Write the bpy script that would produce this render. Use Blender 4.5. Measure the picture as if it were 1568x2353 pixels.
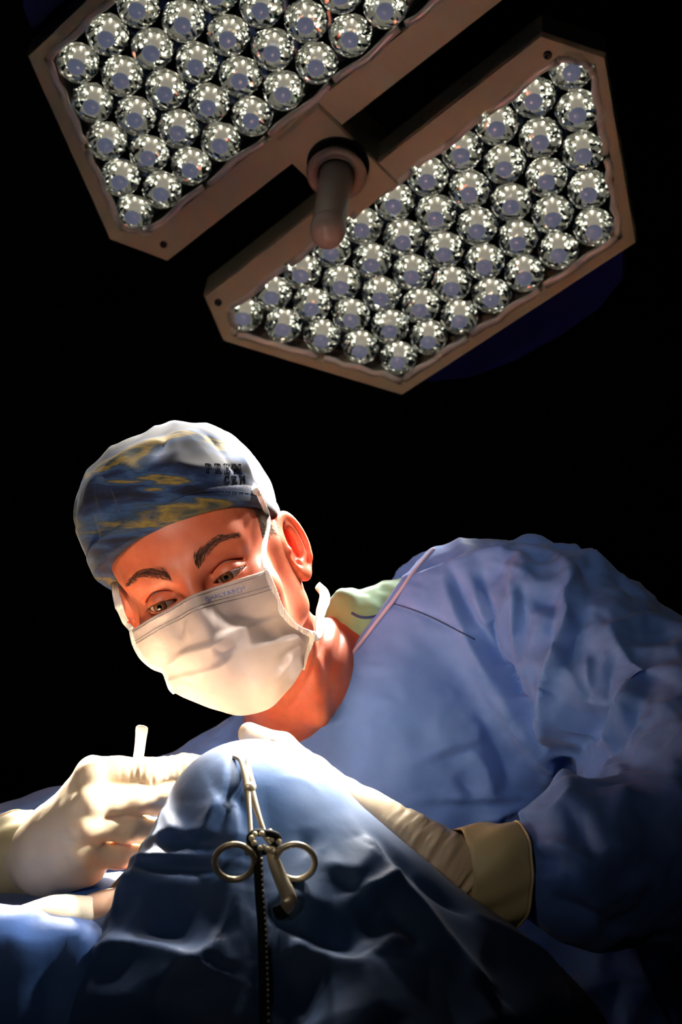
import bpy, bmesh, math, random
import numpy as np
from mathutils import Vector, Matrix, noise as mnoise
from mathutils.bvhtree import BVHTree

for _o in list(bpy.data.objects):
    bpy.data.objects.remove(_o, do_unlink=True)
scene = bpy.context.scene
COL = scene.collection

# ------------------------------------------------------------------ camera
PITCH = math.radians(12.0)
FPX = 2353 * 50.0 / 36.0
CXP, CYP = 784.0, 1176.5
CAM = np.array([0.0, 0.0, 1.15])
AX = np.array([1.0, 0.0, 0.0])
AF = np.array([0.0, math.cos(PITCH), math.sin(PITCH)])
AU = np.array([0.0, -math.sin(PITCH), math.cos(PITCH)])
cam_data = bpy.data.cameras.new('camera')
cam_data.sensor_fit = 'VERTICAL'
cam_data.sensor_height = 36.0
cam_data.lens = 50.0
cam_data.clip_start = 0.02
cam_data.dof.use_dof = True
cam_data.dof.focus_distance = 1.26
cam_data.dof.aperture_fstop = 9.0
cam = bpy.data.objects.new('camera', cam_data)
cam.location = CAM
cam.rotation_euler = (math.pi / 2 + PITCH, 0, 0)
COL.objects.link(cam)
scene.camera = cam

# ------------------------------------------------------------------ world, exposure
world = bpy.data.worlds.new('world')
scene.world = world
world.use_nodes = True
world.node_tree.nodes['Background'].inputs[0].default_value = (0.55, 0.65, 0.9, 1)
world.node_tree.nodes['Background'].inputs[1].default_value = 0.004
vs = scene.view_settings
vs.view_transform = 'Standard'
vs.look = 'None'
vs.exposure = 0.0
vs.gamma = 1.0
vs.use_curve_mapping = False
cy = scene.cycles
cy.max_bounces = 5; cy.diffuse_bounces = 3; cy.glossy_bounces = 3; cy.transmission_bounces = 3; cy.transparent_max_bounces = 8
cy.sample_clamp_indirect = 80.0
cy.use_adaptive_sampling = True; cy.adaptive_threshold = 0.02
cy.caustics_reflective = False; cy.caustics_refractive = False

# narrow fill added at the upper left front to brighten head and chest
def area_light(name, loc, target, size, power, color):
    ld = bpy.data.lights.new(name, 'AREA')
    ld.shape = 'DISK'
    ld.spread = math.radians(22)
    ld.size = size
    ld.energy = power
    ld.color = color
    lo = bpy.data.objects.new(name, ld)
    lo.location = loc
    lo.rotation_euler = (Vector(target) - Vector(loc)).to_track_quat('-Z', 'Y').to_euler()
    COL.objects.link(lo)
    return lo
area_light('added_head_fill', (-0.7, -0.5, 1.75), (-0.14, 1.28, 1.42), 0.5, 0.52, (1.0, 0.86, 0.74))

# beams added out of frame, standing for a second lamp on the operating site
def added_beams(loc, aims, color):
    n = len(aims)
    for k, (target, power, cone) in enumerate(aims):
        a = 2 * math.pi * k / n
        ld = bpy.data.lights.new('added_site_beam', 'SPOT')
        ld.energy = power; ld.spot_size = math.radians(cone); ld.spot_blend = 0.9; ld.shadow_soft_size = 0.05; ld.color = color
        lo = bpy.data.objects.new('added_site_beam', ld)
        q = Vector(loc) + Vector((0.14 * math.cos(a), 0.14 * math.sin(a), 0.0))
        lo.location = q
        lo.rotation_euler = (Vector(target) - q).to_track_quat('-Z', 'Y').to_euler()
        COL.objects.link(lo)
HAND_SPOT, CORE_SPOT = (-0.205, 1.12, 1.095), (-0.15, 1.12, 1.10)
added_beams((0.86, 1.10, 1.90), [(HAND_SPOT, 240.0, 7.6)] * 3, (1.0, 0.95, 0.87))  # from the right, where the shadows place a lamp; lights the fist
added_beams((-0.45, 2.10, 2.00), [(CORE_SPOT, 1150.0, 7.8)] * 3, (1.0, 0.95, 0.87))  # from behind left, added so its bounce brightens face and gown

# ------------------------------------------------------------------ helpers: points
def P(px, py, d):
    """world point seen at photo pixel (px, py) at depth d metres along the optical axis"""
    return CAM + d * (AF + (px - CXP) / FPX * AX + (CYP - py) / FPX * AU)

def cam2world(v):
    """camera-frame vector (right, up, away) to a world vector"""
    v = np.asarray(v, float)
    return v[..., 0:1] * AX + v[..., 1:2] * AU + v[..., 2:3] * AF

def to_px(W):
    W = np.asarray(W, float) - CAM
    z = W @ AF
    return np.stack([CXP + FPX * (W @ AX) / z, CYP - FPX * (W @ AU) / z, z], -1)

# ------------------------------------------------------------------ helpers: objects
def empty(name, loc=(0, 0, 0), parent=None):
    o = bpy.data.objects.new(name, None)
    o.empty_display_size = 0.05
    o.location = loc
    COL.objects.link(o)
    if parent is not None:
        o.parent = parent
    return o

def tag(o, label=None, cat=None, group=None, kind=None):
    if label: o['label'] = label
    if cat: o['category'] = cat
    if group: o['group'] = group
    if kind: o['kind'] = kind
    return o

def mesh_data(name, V, F, smooth=True):
    me = bpy.data.meshes.new(name)
    V = np.asarray(V, np.float32)
    if isinstance(F, np.ndarray) and F.ndim == 2:
        n, k = F.shape
        me.vertices.add(len(V)); me.vertices.foreach_set('co', V.ravel())
        me.loops.add(n * k); me.loops.foreach_set('vertex_index', F.astype(np.int32).ravel())
        me.polygons.add(n)
        me.polygons.foreach_set('loop_start', np.arange(0, n * k, k, dtype=np.int32))
        me.update(calc_edges=True)
    else:
        me.from_pydata([tuple(map(float, v)) for v in V], [], [tuple(map(int, f)) for f in F])
    me.validate()
    if smooth:
        me.polygons.foreach_set('use_smooth', [True] * len(me.polygons))
    me.update()
    return me

def link(name, me, mat=None, parent=None, loc=None):
    o = bpy.data.objects.new(name, me)
    COL.objects.link(o)
    if mat is not None:
        me.materials.clear(); me.materials.append(mat)
    if parent is not None:
        o.parent = parent
    if loc is not None:
        o.location = loc
    return o

def obj(name, V, F, mat, parent=None, smooth=True):
    """one mesh object; vertices are given in world space even when parented (parents carry location only)"""
    V = np.asarray(V, float)
    if parent is not None:
        off = np.zeros(3); p = parent
        while p is not None:
            off = off + np.array(p.location); p = p.parent
        V = V - off
    return link(name, mesh_data(name, V, F, smooth), mat, parent)

def join_vf(parts):
    Vs, Fs, n = [], [], 0
    for V, F in parts:
        Vs.append(np.asarray(V, float)); Fs += [tuple(int(i) + n for i in f) for f in F]; n += len(V)
    return np.concatenate(Vs), Fs

# ------------------------------------------------------------------ helpers: shapes
def frame_of(t):
    t = np.asarray(t, float); t = t / (np.linalg.norm(t) + 1e-12)
    a = np.array([0, 0, 1.0]) if abs(t[2]) < 0.9 else np.array([1.0, 0, 0])
    u = np.cross(a, t); u /= np.linalg.norm(u)
    return u, np.cross(t, u)

def catmull(pts, n):
    pts = np.asarray(pts, float)
    if len(pts) == 2:
        t = np.linspace(0, 1, n)[:, None]
        return pts[0] * (1 - t) + pts[1] * t
    P0 = np.vstack([2 * pts[0] - pts[1], pts, 2 * pts[-1] - pts[-2]])
    m = len(pts) - 1
    out = []
    for s in np.linspace(0, m, n):
        i = min(int(s), m - 1); t = s - i
        a, b, c, d = P0[i], P0[i + 1], P0[i + 2], P0[i + 3]
        out.append(0.5 * ((2 * b) + (-a + c) * t + (2 * a - 5 * b + 4 * c - d) * t * t + (-a + 3 * b - 3 * c + d) * t ** 3))
    return np.array(out)

def tube(pts, rad, seg=10, cap=True, ellipse=None, up=None):
    """tube through pts; rad scalar or per point; ellipse=(ku,kv) flattens it in the frame given by up"""
    pts = np.asarray(pts, float); n = len(pts)
    rad = np.full(n, rad, float) if np.isscalar(rad) else np.asarray(rad, float)
    V, F = [], []
    u = None
    for i in range(n):
        t = pts[min(i + 1, n - 1)] - pts[max(i - 1, 0)]
        t = t / (np.linalg.norm(t) + 1e-12)
        if up is not None:
            v = np.asarray(up, float); v = v - t * (v @ t); v /= np.linalg.norm(v); u = np.cross(v, t)
        elif u is None:
            u, v = frame_of(t)
        else:
            u = u - t * (u @ t); u /= np.linalg.norm(u); v = np.cross(t, u)
        ku, kv = ellipse if ellipse else (1, 1)
        for k in range(seg):
            a = 2 * math.pi * k / seg
            V.append(pts[i] + rad[i] * (ku * math.cos(a) * u + kv * math.sin(a) * v))
    for i in range(n - 1):
        for k in range(seg):
            a, b = i * seg + k, i * seg + (k + 1) % seg
            F.append((a, b, b + seg, a + seg))
    if cap:
        V.append(pts[0]); V.append(pts[-1]); c0, c1 = len(V) - 2, len(V) - 1
        for k in range(seg):
            F.append((c0, (k + 1) % seg, k))
            F.append((c1, (n - 1) * seg + k, (n - 1) * seg + (k + 1) % seg))
    return np.array(V), F

def lathe(profile, seg=24, close=False):
    """profile [(r, z)] about the z axis"""
    V, F = [], []
    for r, z in profile:
        for k in range(seg):
            a = 2 * math.pi * k / seg
            V.append((r * math.cos(a), r * math.sin(a), z))
    for i in range(len(profile) - 1):
        for k in range(seg):
            a, b = i * seg + k, i * seg + (k + 1) % seg
            F.append((a, b, b + seg, a + seg))
    return np.array(V, float), F

def ball(c, r, seg=12, rings=8, scale=(1, 1, 1)):
    V, F = [], []
    for i in range(rings + 1):
        th = math.pi * i / rings
        for k in range(seg):
            a = 2 * math.pi * k / seg
            V.append((c[0] + r * scale[0] * math.sin(th) * math.cos(a), c[1] + r * scale[1] * math.sin(th) * math.sin(a), c[2] + r * scale[2] * math.cos(th)))
    for i in range(rings):
        for k in range(seg):
            a, b = i * seg + k, i * seg + (k + 1) % seg
            F.append((a, a + seg, b + seg, b))
    return np.array(V, float), F

def prism(outline, z0, z1, bevel=0.0):
    """closed solid from a convex 2-D outline between z0 and z1, chamfered at z1 by bevel"""
    n = len(outline); o = np.asarray(outline, float)
    c = o.mean(0)
    levels = [(o, z0)]
    if bevel:
        sg = 1 if z1 > z0 else -1
        ins = c + (o - c) * (1 - bevel / np.linalg.norm(o - c, axis=1, keepdims=True))
        levels += [(o, z1 - sg * bevel), (ins, z1)]
    else:
        levels += [(o, z1)]
    V = np.vstack([np.c_[q, np.full(n, z)] for q, z in levels])
    F = []
    for l in range(len(levels) - 1):
        for k in range(n):
            a, b = l * n + k, l * n + (k + 1) % n
            F.append((a, b, b + n, a + n))
    F.append(tuple(range(n))[::-1]); F.append(tuple((len(levels) - 1) * n + k for k in range(n)))
    return V, F

def ring_frame(outer, inner, z0, z1):
    """flat frame between two outlines with the same point count"""
    o, i = np.asarray(outer, float), np.asarray(inner, float); n = len(o)
    V = np.vstack([np.c_[o, np.full(n, z0)], np.c_[o, np.full(n, z1)], np.c_[i, np.full(n, z1)], np.c_[i, np.full(n, z0)]])
    F = []
    for l in range(4):
        m = (l + 1) % 4
        for k in range(n):
            b = (k + 1) % n
            F.append((l * n + k, l * n + b, m * n + b, m * n + k))
    return V, F

# ------------------------------------------------------------------ helpers: implicit surfaces
def smin(a, b, k):
    h = np.clip(0.5 + 0.5 * (b - a) / k, 0, 1)
    return b * (1 - h) + a * h - k * h * (1 - h)
def smax(a, b, k):
    return -smin(-a, -b, k)
def sd_cone(p, a, b, ra, rb):
    a = np.asarray(a, np.float32); b = np.asarray(b, np.float32)
    ab = b - a
    h = np.clip(((p - a) @ ab) / (ab @ ab + 1e-12), 0, 1)
    return np.linalg.norm(p - (a + h[:, None] * ab), axis=1) - (ra + (rb - ra) * h)
def sd_ell(p, c, r, R=None):
    q = p - np.asarray(c, np.float32)
    if R is not None:
        q = q @ np.asarray(R, np.float32)
    r = np.asarray(r, np.float32)
    k0 = np.linalg.norm(q / r, axis=1); k1 = np.linalg.norm(q / (r * r), axis=1)
    return k0 * (k0 - 1) / (k1 + 1e-9)
def sd_sph(p, c, r):
    return np.linalg.norm(p - np.asarray(c, np.float32), axis=1) - r
def sd_box(p, c, h, r=0.0):
    q = np.abs(p - np.asarray(c, np.float32)) - (np.asarray(h, np.float32) - r)
    return np.linalg.norm(np.maximum(q, 0), axis=1) + np.minimum(q.max(1), 0) - r

def axis_pts(a, b, h):
    n = int(math.ceil((b - a) / h / 4)) * 4
    return a + h * np.arange(n + 1)

def sdf_mesh(f, xs, ys, zs, margin=1.35):
    """sparse surface nets over a rectilinear grid; f maps (N,3) points to signed distance"""
    xs, ys, zs = (np.asarray(a, np.float32) for a in (xs, ys, zs))
    def fit(a):
        r = (len(a) - 1) % 4
        if r:
            h = a[-1] - a[-2]
            a = np.concatenate([a, a[-1] + h * np.arange(1, 5 - r, dtype=np.float32)])
        return a
    xs, ys, zs = fit(xs), fit(ys), fit(zs)
    nx, ny, nz = len(xs), len(ys), len(zs)
    def blk(a):
        lo, hi = a[:-1:4], a[4::4]
        return (lo + hi) / 2, (hi - lo) / 2
    (bx, hx), (by, hy), (bz, hz) = blk(xs), blk(ys), blk(zs)
    G = np.stack(np.meshgrid(bx, by, bz, indexing='ij'), -1)
    H = np.stack(np.meshgrid(hx, hy, hz, indexing='ij'), -1)
    fc = f(G.reshape(-1, 3)).reshape(G.shape[:3])
    act = np.abs(fc) < np.linalg.norm(H, axis=-1) * margin
    cells = act.repeat(4, 0).repeat(4, 1).repeat(4, 2)
    pm = np.zeros((nx, ny, nz), bool)
    for i in (0, 1):
        for j in (0, 1):
            for k in (0, 1):
                pm[i:i + nx - 1, j:j + ny - 1, k:k + nz - 1] |= cells
    fld = np.ones((nx, ny, nz), np.float32)
    sg = np.where(fc < 0, -1.0, 1.0).astype(np.float32).repeat(4, 0).repeat(4, 1).repeat(4, 2)
    fld[:-1, :-1, :-1] = sg
    idx = np.argwhere(pm)
    pts = np.stack([xs[idx[:, 0]], ys[idx[:, 1]], zs[idx[:, 2]]], 1)
    vals = np.concatenate([f(c) for c in np.array_split(pts, max(1, len(pts) // 400000))])
    fld[idx[:, 0], idx[:, 1], idx[:, 2]] = vals
    fld[0] = np.abs(fld[0]) + 1e-6; fld[-1] = np.abs(fld[-1]) + 1e-6
    fld[:, 0] = np.abs(fld[:, 0]) + 1e-6; fld[:, -1] = np.abs(fld[:, -1]) + 1e-6
    fld[:, :, 0] = np.abs(fld[:, :, 0]) + 1e-6; fld[:, :, -1] = np.abs(fld[:, :, -1]) + 1e-6
    S = fld < 0
    cnt = np.zeros((nx - 1, ny - 1, nz - 1), np.int8)
    for i in (0, 1):
        for j in (0, 1):
            for k in (0, 1):
                cnt += S[i:i + nx - 1, j:j + ny - 1, k:k + nz - 1]
    ac = np.argwhere((cnt > 0) & (cnt < 8))
    vid = np.full(cnt.shape, -1, np.int64)
    vid[ac[:, 0], ac[:, 1], ac[:, 2]] = np.arange(len(ac))
    acc = np.zeros((len(ac), 3)); num = np.zeros(len(ac))
    ax = (xs, ys, zs)
    corners = [(i, j, k) for i in (0, 1) for j in (0, 1) for k in (0, 1)]
    for a in corners:
        for d in range(3):
            if a[d] == 1: continue
            b = list(a); b[d] = 1
            ia, ib = ac + np.array(a), ac + np.array(b)
            va = fld[ia[:, 0], ia[:, 1], ia[:, 2]]; vb = fld[ib[:, 0], ib[:, 1], ib[:, 2]]
            m = (va < 0) != (vb < 0)
            t = np.where(m, va / np.where(m, va - vb, 1), 0)[:, None]
            pa = np.stack([ax[q][ia[:, q]] for q in range(3)], 1); pb = np.stack([ax[q][ib[:, q]] for q in range(3)], 1)
            acc += np.where(m[:, None], pa + t * (pb - pa), 0); num += m
    V = acc / num[:, None]
    Fs = []
    for d in range(3):
        sl0 = [slice(None)] * 3; sl1 = [slice(None)] * 3
        sl0[d] = slice(0, -1); sl1[d] = slice(1, None)
        A, B = S[tuple(sl0)], S[tuple(sl1)]
        e = np.argwhere(A != B)
        u, v = (d + 1) % 3, (d + 2) % 3
        ok = (e[:, u] > 0) & (e[:, v] > 0) & (e[:, u] < (nx, ny, nz)[u] - 1) & (e[:, v] < (nx, ny, nz)[v] - 1)
        e = e[ok]
        q = []
        for du, dv in ((-1, -1), (0, -1), (0, 0), (-1, 0)):
            c = e.copy(); c[:, u] += du; c[:, v] += dv
            q.append(vid[c[:, 0], c[:, 1], c[:, 2]])
        q = np.stack(q, 1)
        ins = A[e[:, 0], e[:, 1], e[:, 2]]
        q[~ins] = q[~ins][:, ::-1]
        Fs.append(q)
    F = np.concatenate(Fs)
    F = F[(F >= 0).all(1)]
    return V, F

def vnormals(V, F):
    n = np.zeros_like(V)
    a, b, c, d = (V[F[:, i]] for i in range(4))
    fn = np.cross(c - a, d - b)
    for i in range(4):
        for q in range(3):
            n[:, q] += np.bincount(F[:, i], fn[:, q], len(V))
    return n / (np.linalg.norm(n, axis=1, keepdims=True) + 1e-12)

def relax(V, F, it=2, w=0.5):
    e = np.concatenate([F[:, [0, 1]], F[:, [1, 2]], F[:, [2, 3]], F[:, [3, 0]]])
    e = np.concatenate([e, e[:, ::-1]])
    deg = np.bincount(e[:, 0], minlength=len(V))[:, None] + 1e-9
    for _ in range(it):
        s = np.stack([np.bincount(e[:, 0], V[e[:, 1], q], len(V)) for q in range(3)], 1)
        V = V * (1 - w) + w * s / deg
    return V

def smoothstep(a, b, x):
    t = np.clip((x - a) / (b - a), 0, 1)
    return t * t * (3 - 2 * t)

# value noise in numpy, fast for large meshes
_rs = np.random.RandomState(7)
_PERM = _rs.permutation(4096)
_RND = _rs.rand(4096).astype(np.float32) * 2 - 1
def vnoise(p):
    i = np.floor(p).astype(np.int64); f = p - i; f = f * f * (3 - 2 * f)
    out = 0
    for a in (0, 1):
        for b in (0, 1):
            for c in (0, 1):
                h = _PERM[(_PERM[(_PERM[(i[:, 0] + a) & 4095] + i[:, 1] + b) & 4095] + i[:, 2] + c) & 4095]
                w = (f[:, 0] if a else 1 - f[:, 0]) * (f[:, 1] if b else 1 - f[:, 1]) * (f[:, 2] if c else 1 - f[:, 2])
                out = out + w * _RND[h]
    return out
WROT = np.array(Matrix.Rotation(0.7, 3, (0.3, 0.8, 0.5)))
def worley(p):
    """F1 and F2 distances to jittered cell points"""
    i = np.floor(p).astype(np.int64)
    best = np.full(len(p), 9.0); sec = np.full(len(p), 9.0)
    for a in (-1, 0, 1):
        for b in (-1, 0, 1):
            for c in (-1, 0, 1):
                q = i + np.array([a, b, c])
                h = _PERM[(_PERM[(_PERM[q[:, 0] & 4095] + q[:, 1]) & 4095] + q[:, 2]) & 4095]
                j = np.stack([_RND[h], _RND[(h + 1371) & 4095], _RND[(h + 2777) & 4095]], 1) * 0.45 + 0.5
                d = np.abs((q + j - p) @ WROT).sum(1) * 0.62
                sec = np.where(d < best, best, np.minimum(sec, d)); best = np.minimum(best, d)
    return best, sec

def fold_disp(V, N, F, folds, sharp=1.25):
    """displacement along the normal for folds traced on the photo: each entry is
    (pixel polyline, width on its one side, width on its other side, height in metres, end height fraction)"""
    tree = BVHTree.FromPolygons([tuple(v) for v in V], [tuple(map(int, f)) for f in F])
    disp = np.zeros(len(V))
    co = Vector(CAM)
    for pts, wl, wr, h, ends in folds:
        pts = catmull(pts, max(6, 4 * len(pts)))
        line, last = [], None
        for x, y in pts:
            d = P(x, y, 1.0) - CAM
            hit = tree.ray_cast(co, Vector(d).normalized())
            if hit[0] is not None:
                if last is None or (Vector(hit[0]) - last).length < 0.12:
                    line.append(np.array(hit[0])); last = Vector(hit[0])
        if len(line) < 2: continue
        L = np.array(line)
        W = 3.0 * max(wl, wr)
        lo, hi = L.min(0) - W, L.max(0) + W
        sel = np.where(((V > lo) & (V < hi)).all(1))[0]
        if not len(sel): continue
        Q = V[sel]; n = N[sel]
        bd = np.full(len(sel), 1e9); sd = np.zeros(len(sel)); tt = np.zeros(len(sel))
        m = len(L) - 1
        for s in range(m):
            a, b = L[s], L[s + 1]; ab = b - a; l2 = ab @ ab + 1e-12
            t = ((Q - a) @ ab) / l2
            tc = np.clip(t, 0, 1)
            r = Q - (a + tc[:, None] * ab)
            d = np.linalg.norm(r, axis=1)
            side = np.einsum('ij,ij->i', np.cross(np.broadcast_to(ab, r.shape), r), n)
            u = d < bd
            bd[u] = d[u]; sd[u] = np.sign(side[u]); tt[u] = (s + tc[u]) / m
        w = np.where(sd > 0, wl, wr)
        prof = np.exp(-(bd / w) ** sharp)
        env = ends + (1 - ends) * np.sin(np.pi * np.clip(tt, 0, 1)) ** 0.7
        disp[sel] += h * prof * env
    return disp

# ------------------------------------------------------------------ helpers: materials
def srgb(r, g, b):
    def f(c):
        c /= 255.0
        return c / 12.92 if c <= 0.04045 else ((c + 0.055) / 1.055) ** 2.4
    return (f(r), f(g), f(b), 1.0)

def mat(name, color=(0.5, 0.5, 0.5, 1), rough=0.5, metal=0.0, spec=0.5, emit=None, estr=0.0, sss=0.0, sss_r=(1, 0.3, 0.1), sss_s=0.01, trans=0.0, sheen=0.0, ior=None):
    m = bpy.data.materials.new(name)
    m.use_nodes = True
    b = m.node_tree.nodes['Principled BSDF']
    b.inputs['Base Color'].default_value = color
    b.inputs['Roughness'].default_value = rough
    b.inputs['Metallic'].default_value = metal
    b.inputs['Specular IOR Level'].default_value = spec
    if emit:
        b.inputs['Emission Color'].default_value = emit
        b.inputs['Emission Strength'].default_value = estr
    if sss:
        b.inputs['Subsurface Weight'].default_value = sss
        b.inputs['Subsurface Radius'].default_value = sss_r
        b.inputs['Subsurface Scale'].default_value = sss_s
    if trans: b.inputs['Transmission Weight'].default_value = trans
    if sheen: b.inputs['Sheen Weight'].default_value = sheen
    if ior: b.inputs['IOR'].default_value = ior
    return m

def nodes(m):
    return m.node_tree.nodes, m.node_tree.links, m.node_tree.nodes['Principled BSDF']

def add_bump(m, scale, strength, dist=0.001, kind='NOISE', detail=3.0, coord='Object', stretch=None):
    N, L, B = nodes(m)
    tc = N.new('ShaderNodeTexCoord')
    src = tc.outputs[coord]
    if stretch:
        mp = N.new('ShaderNodeMapping'); mp.inputs['Scale'].default_value = stretch
        L.new(src, mp.inputs['Vector']); src = mp.outputs['Vector']
    if kind == 'NOISE':
        t = N.new('ShaderNodeTexNoise'); t.inputs['Scale'].default_value = scale; t.inputs['Detail'].default_value = detail
        out = t.outputs['Fac']
    elif kind == 'WAVE':
        t = N.new('ShaderNodeTexWave'); t.inputs['Scale'].default_value = scale; t.inputs['Distortion'].default_value = 0.6
        out = t.outputs['Fac']
    else:
        t = N.new('ShaderNodeTexVoronoi'); t.inputs['Scale'].default_value = scale
        out = t.outputs['Distance']
    L.new(src, t.inputs['Vector'])
    bp = N.new('ShaderNodeBump'); bp.inputs['Strength'].default_value = strength; bp.inputs['Distance'].default_value = dist
    L.new(out, bp.inputs['Height'])
    prev = B.inputs['Normal'].links[0].from_socket if B.inputs['Normal'].links else None
    if prev: L.new(prev, bp.inputs['Normal'])
    L.new(bp.outputs['Normal'], B.inputs['Normal'])
    return m

def add_mottle(m, c1, c2, scale, detail=3.0, lo=0.35, hi=0.65, coord='Object'):
    N, L, B = nodes(m)
    tc = N.new('ShaderNodeTexCoord')
    t = N.new('ShaderNodeTexNoise'); t.inputs['Scale'].default_value = scale; t.inputs['Detail'].default_value = detail
    r = N.new('ShaderNodeValToRGB')
    r.color_ramp.elements[0].position = lo; r.color_ramp.elements[0].color = c1
    r.color_ramp.elements[1].position = hi; r.color_ramp.elements[1].color = c2
    L.new(tc.outputs[coord], t.inputs['Vector']); L.new(t.outputs['Fac'], r.inputs['Fac']); L.new(r.outputs['Color'], B.inputs['Base Color'])
    return m

# ================================================================== the room
M_WALL = add_bump(mat('dark_wall_paint', srgb(46, 45, 43), 0.8), 60, 0.2)
M_FLOOR = add_mottle(mat('dark_floor_vinyl', srgb(34, 35, 38), 0.45), srgb(30, 31, 34), srgb(38, 39, 43), 25)
def quad(name, pts, m):
    return tag(obj(name, np.array(pts, float), [(0, 1, 2, 3)], m, smooth=False), kind='structure')
quad('floor', [(-3, -2, 0), (3, -2, 0), (3, 5, 0), (-3, 5, 0)], M_FLOOR)
quad('wall_back', [(-3, 5, 0), (3, 5, 0), (3, 5, 3), (-3, 5, 3)], M_WALL)
quad('wall_left', [(-3, -2, 0), (-3, 5, 0), (-3, 5, 3), (-3, -2, 3)], M_WALL)
quad('wall_right', [(3, 5, 0), (3, -2, 0), (3, -2, 3), (3, 5, 3)], M_WALL)
quad('ceiling', [(-3, 5, 3), (3, 5, 3), (3, -2, 3), (-3, -2, 3)], M_WALL)

# ================================================================== surgical lamp
PITCH_L = 0.056                          # spacing of the lens grid
ROWH = PITCH_L * math.sqrt(3) / 2
def podframe(Rc, tc):
    """pod axes in world space: columns are local x, y and the outward (light) direction"""
    Rc = np.asarray(Rc, float)
    X = cam2world(Rc[:, 0]); Y = cam2world(Rc[:, 1]); Z = -cam2world(Rc[:, 2])
    Y = Y - X * (Y @ X) / (X @ X); X /= np.linalg.norm(X); Y /= np.linalg.norm(Y)
    Zc = np.cross(X, Y); Zc = Zc if Zc @ Z > 0 else -Zc
    return np.stack([X, Y, Zc], 1), CAM + cam2world(np.asarray(tc, float))
POD_R = podframe([[0.7196, -0.6893, 0.0838], [0.4363, 0.5426, 0.7178], [-0.5403, -0.48, 0.6912]], np.array([0.06108731, 0.35730417, 1.62206392]) * 1.12)
POD_L = podframe([[0.7419, -0.6691, 0.0441], [0.4397, 0.5351, 0.7214], [-0.5063, -0.5158, 0.6911]], np.array([-0.06400558, 0.47419774, 1.58970387]) * 1.12 * 0.9645)
POD_SCALE = {'R': 1.0, 'L': 0.9645}

M_HOUS = add_bump(mat('lamp_housing_paint', srgb(218, 206, 172), 0.42, spec=0.4), 900, 0.05)
M_HOUSD = mat('lamp_housing_back', srgb(120, 112, 106), 0.5)
M_RIM = mat('lamp_tray_rim', srgb(246, 243, 234), 0.15, spec=1.0)
M_TRAY = mat('lamp_tray_mirror', srgb(120, 132, 140), 0.18, metal=1.0)
M_BLUE = mat('blue_bumper_plastic', srgb(26, 34, 120), 0.4)
M_SCREW = mat('screw_steel', srgb(90, 85, 80), 0.3, metal=1.0)
M_HANDLE = add_bump(mat('handle_grey_plastic', srgb(190, 176, 164), 0.32, spec=0.6), 120, 0.25, stretch=(8, 8, 0.6))
M_TIP = mat('handle_tip_plastic', srgb(196, 172, 156), 0.3, spec=0.5)
M_GROOVE = mat('handle_socket_dark', srgb(38, 34, 32), 0.5)

# reflector cup: tiny mirror facets; lens: clear plastic bell; both lit by the diode inside
M_CUP = mat('reflector_facets', srgb(188, 194, 192), 0.05, metal=1.0)
def glassy(name, tint, fac_lo, fac_hi, bump):
    m = bpy.data.materials.new(name); m.use_nodes = True
    N, L = m.node_tree.nodes, m.node_tree.links
    N.remove(N['Principled BSDF']); out = N['Material Output']
    tr = N.new('ShaderNodeBsdfTransparent'); tr.inputs[0].default_value = tint
    gl = N.new('ShaderNodeBsdfGlossy'); gl.inputs['Roughness'].default_value = 0.03; gl.inputs['Color'].default_value = (1, 1, 1, 1)
    lw = N.new('ShaderNodeLayerWeight'); lw.inputs['Blend'].default_value = 0.45
    mr = N.new('ShaderNodeMapRange'); mr.inputs['To Min'].default_value = fac_lo; mr.inputs['To Max'].default_value = fac_hi
    mx = N.new('ShaderNodeMixShader')
    L.new(lw.outputs['Facing'], mr.inputs['Value']); L.new(mr.outputs['Result'], mx.inputs['Fac'])
    L.new(tr.outputs[0], mx.inputs[1]); L.new(gl.outputs[0], mx.inputs[2]); L.new(mx.outputs[0], out.inputs['Surface'])
    if bump:
        tc = N.new('ShaderNodeTexCoord'); v = N.new('ShaderNodeTexVoronoi'); v.inputs['Scale'].default_value = 190
        bp = N.new('ShaderNodeBump'); bp.inputs['Strength'].default_value = bump; bp.inputs['Distance'].default_value = 0.004
        L.new(tc.outputs['Object'], v.inputs['Vector']); L.new(v.outputs['Distance'], bp.inputs['Height']); L.new(bp.outputs['Normal'], gl.inputs['Normal'])
        L.new(bp.outputs['Normal'], lw.inputs['Normal'])
    return m
M_LENS = glassy('clear_lens', (0.95, 0.97, 0.98, 1), 0.10, 0.60, 0.0)
M_BALL = mat('inner_lens', srgb(214, 208, 190), 0.08, spec=1.0, emit=srgb(255, 242, 214), estr=0.30)
M_BALL.cycles.emission_sampling = 'NONE'
M_LED = mat('led_diode', srgb(255, 246, 222), 0.4, emit=srgb(255, 247, 226), estr=5.0)
M_LED.cycles.emission_sampling = 'NONE'
M_EXIT = mat('lens_exit_face', srgb(150, 158, 186), 0.10, emit=srgb(176, 186, 222), estr=0.16, spec=1.0)
M_EXIT.cycles.emission_sampling = 'NONE'

lamp_root = empty('surgical_lamp', POD_R[1])
tag(lamp_root, 'two-panel surgical lamp with many round clear lenses hanging above the surgeon', 'lamp')

def pod_world(pod, V):
    return pod[1] + np.asarray(V, float) @ pod[0].T * (POD_SCALE['L'] if pod is POD_L else 1.0)

def rot180(o, s):
    return [(-x * s, -y * s) for x, y in o] if s < 0 else list(o)

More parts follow.
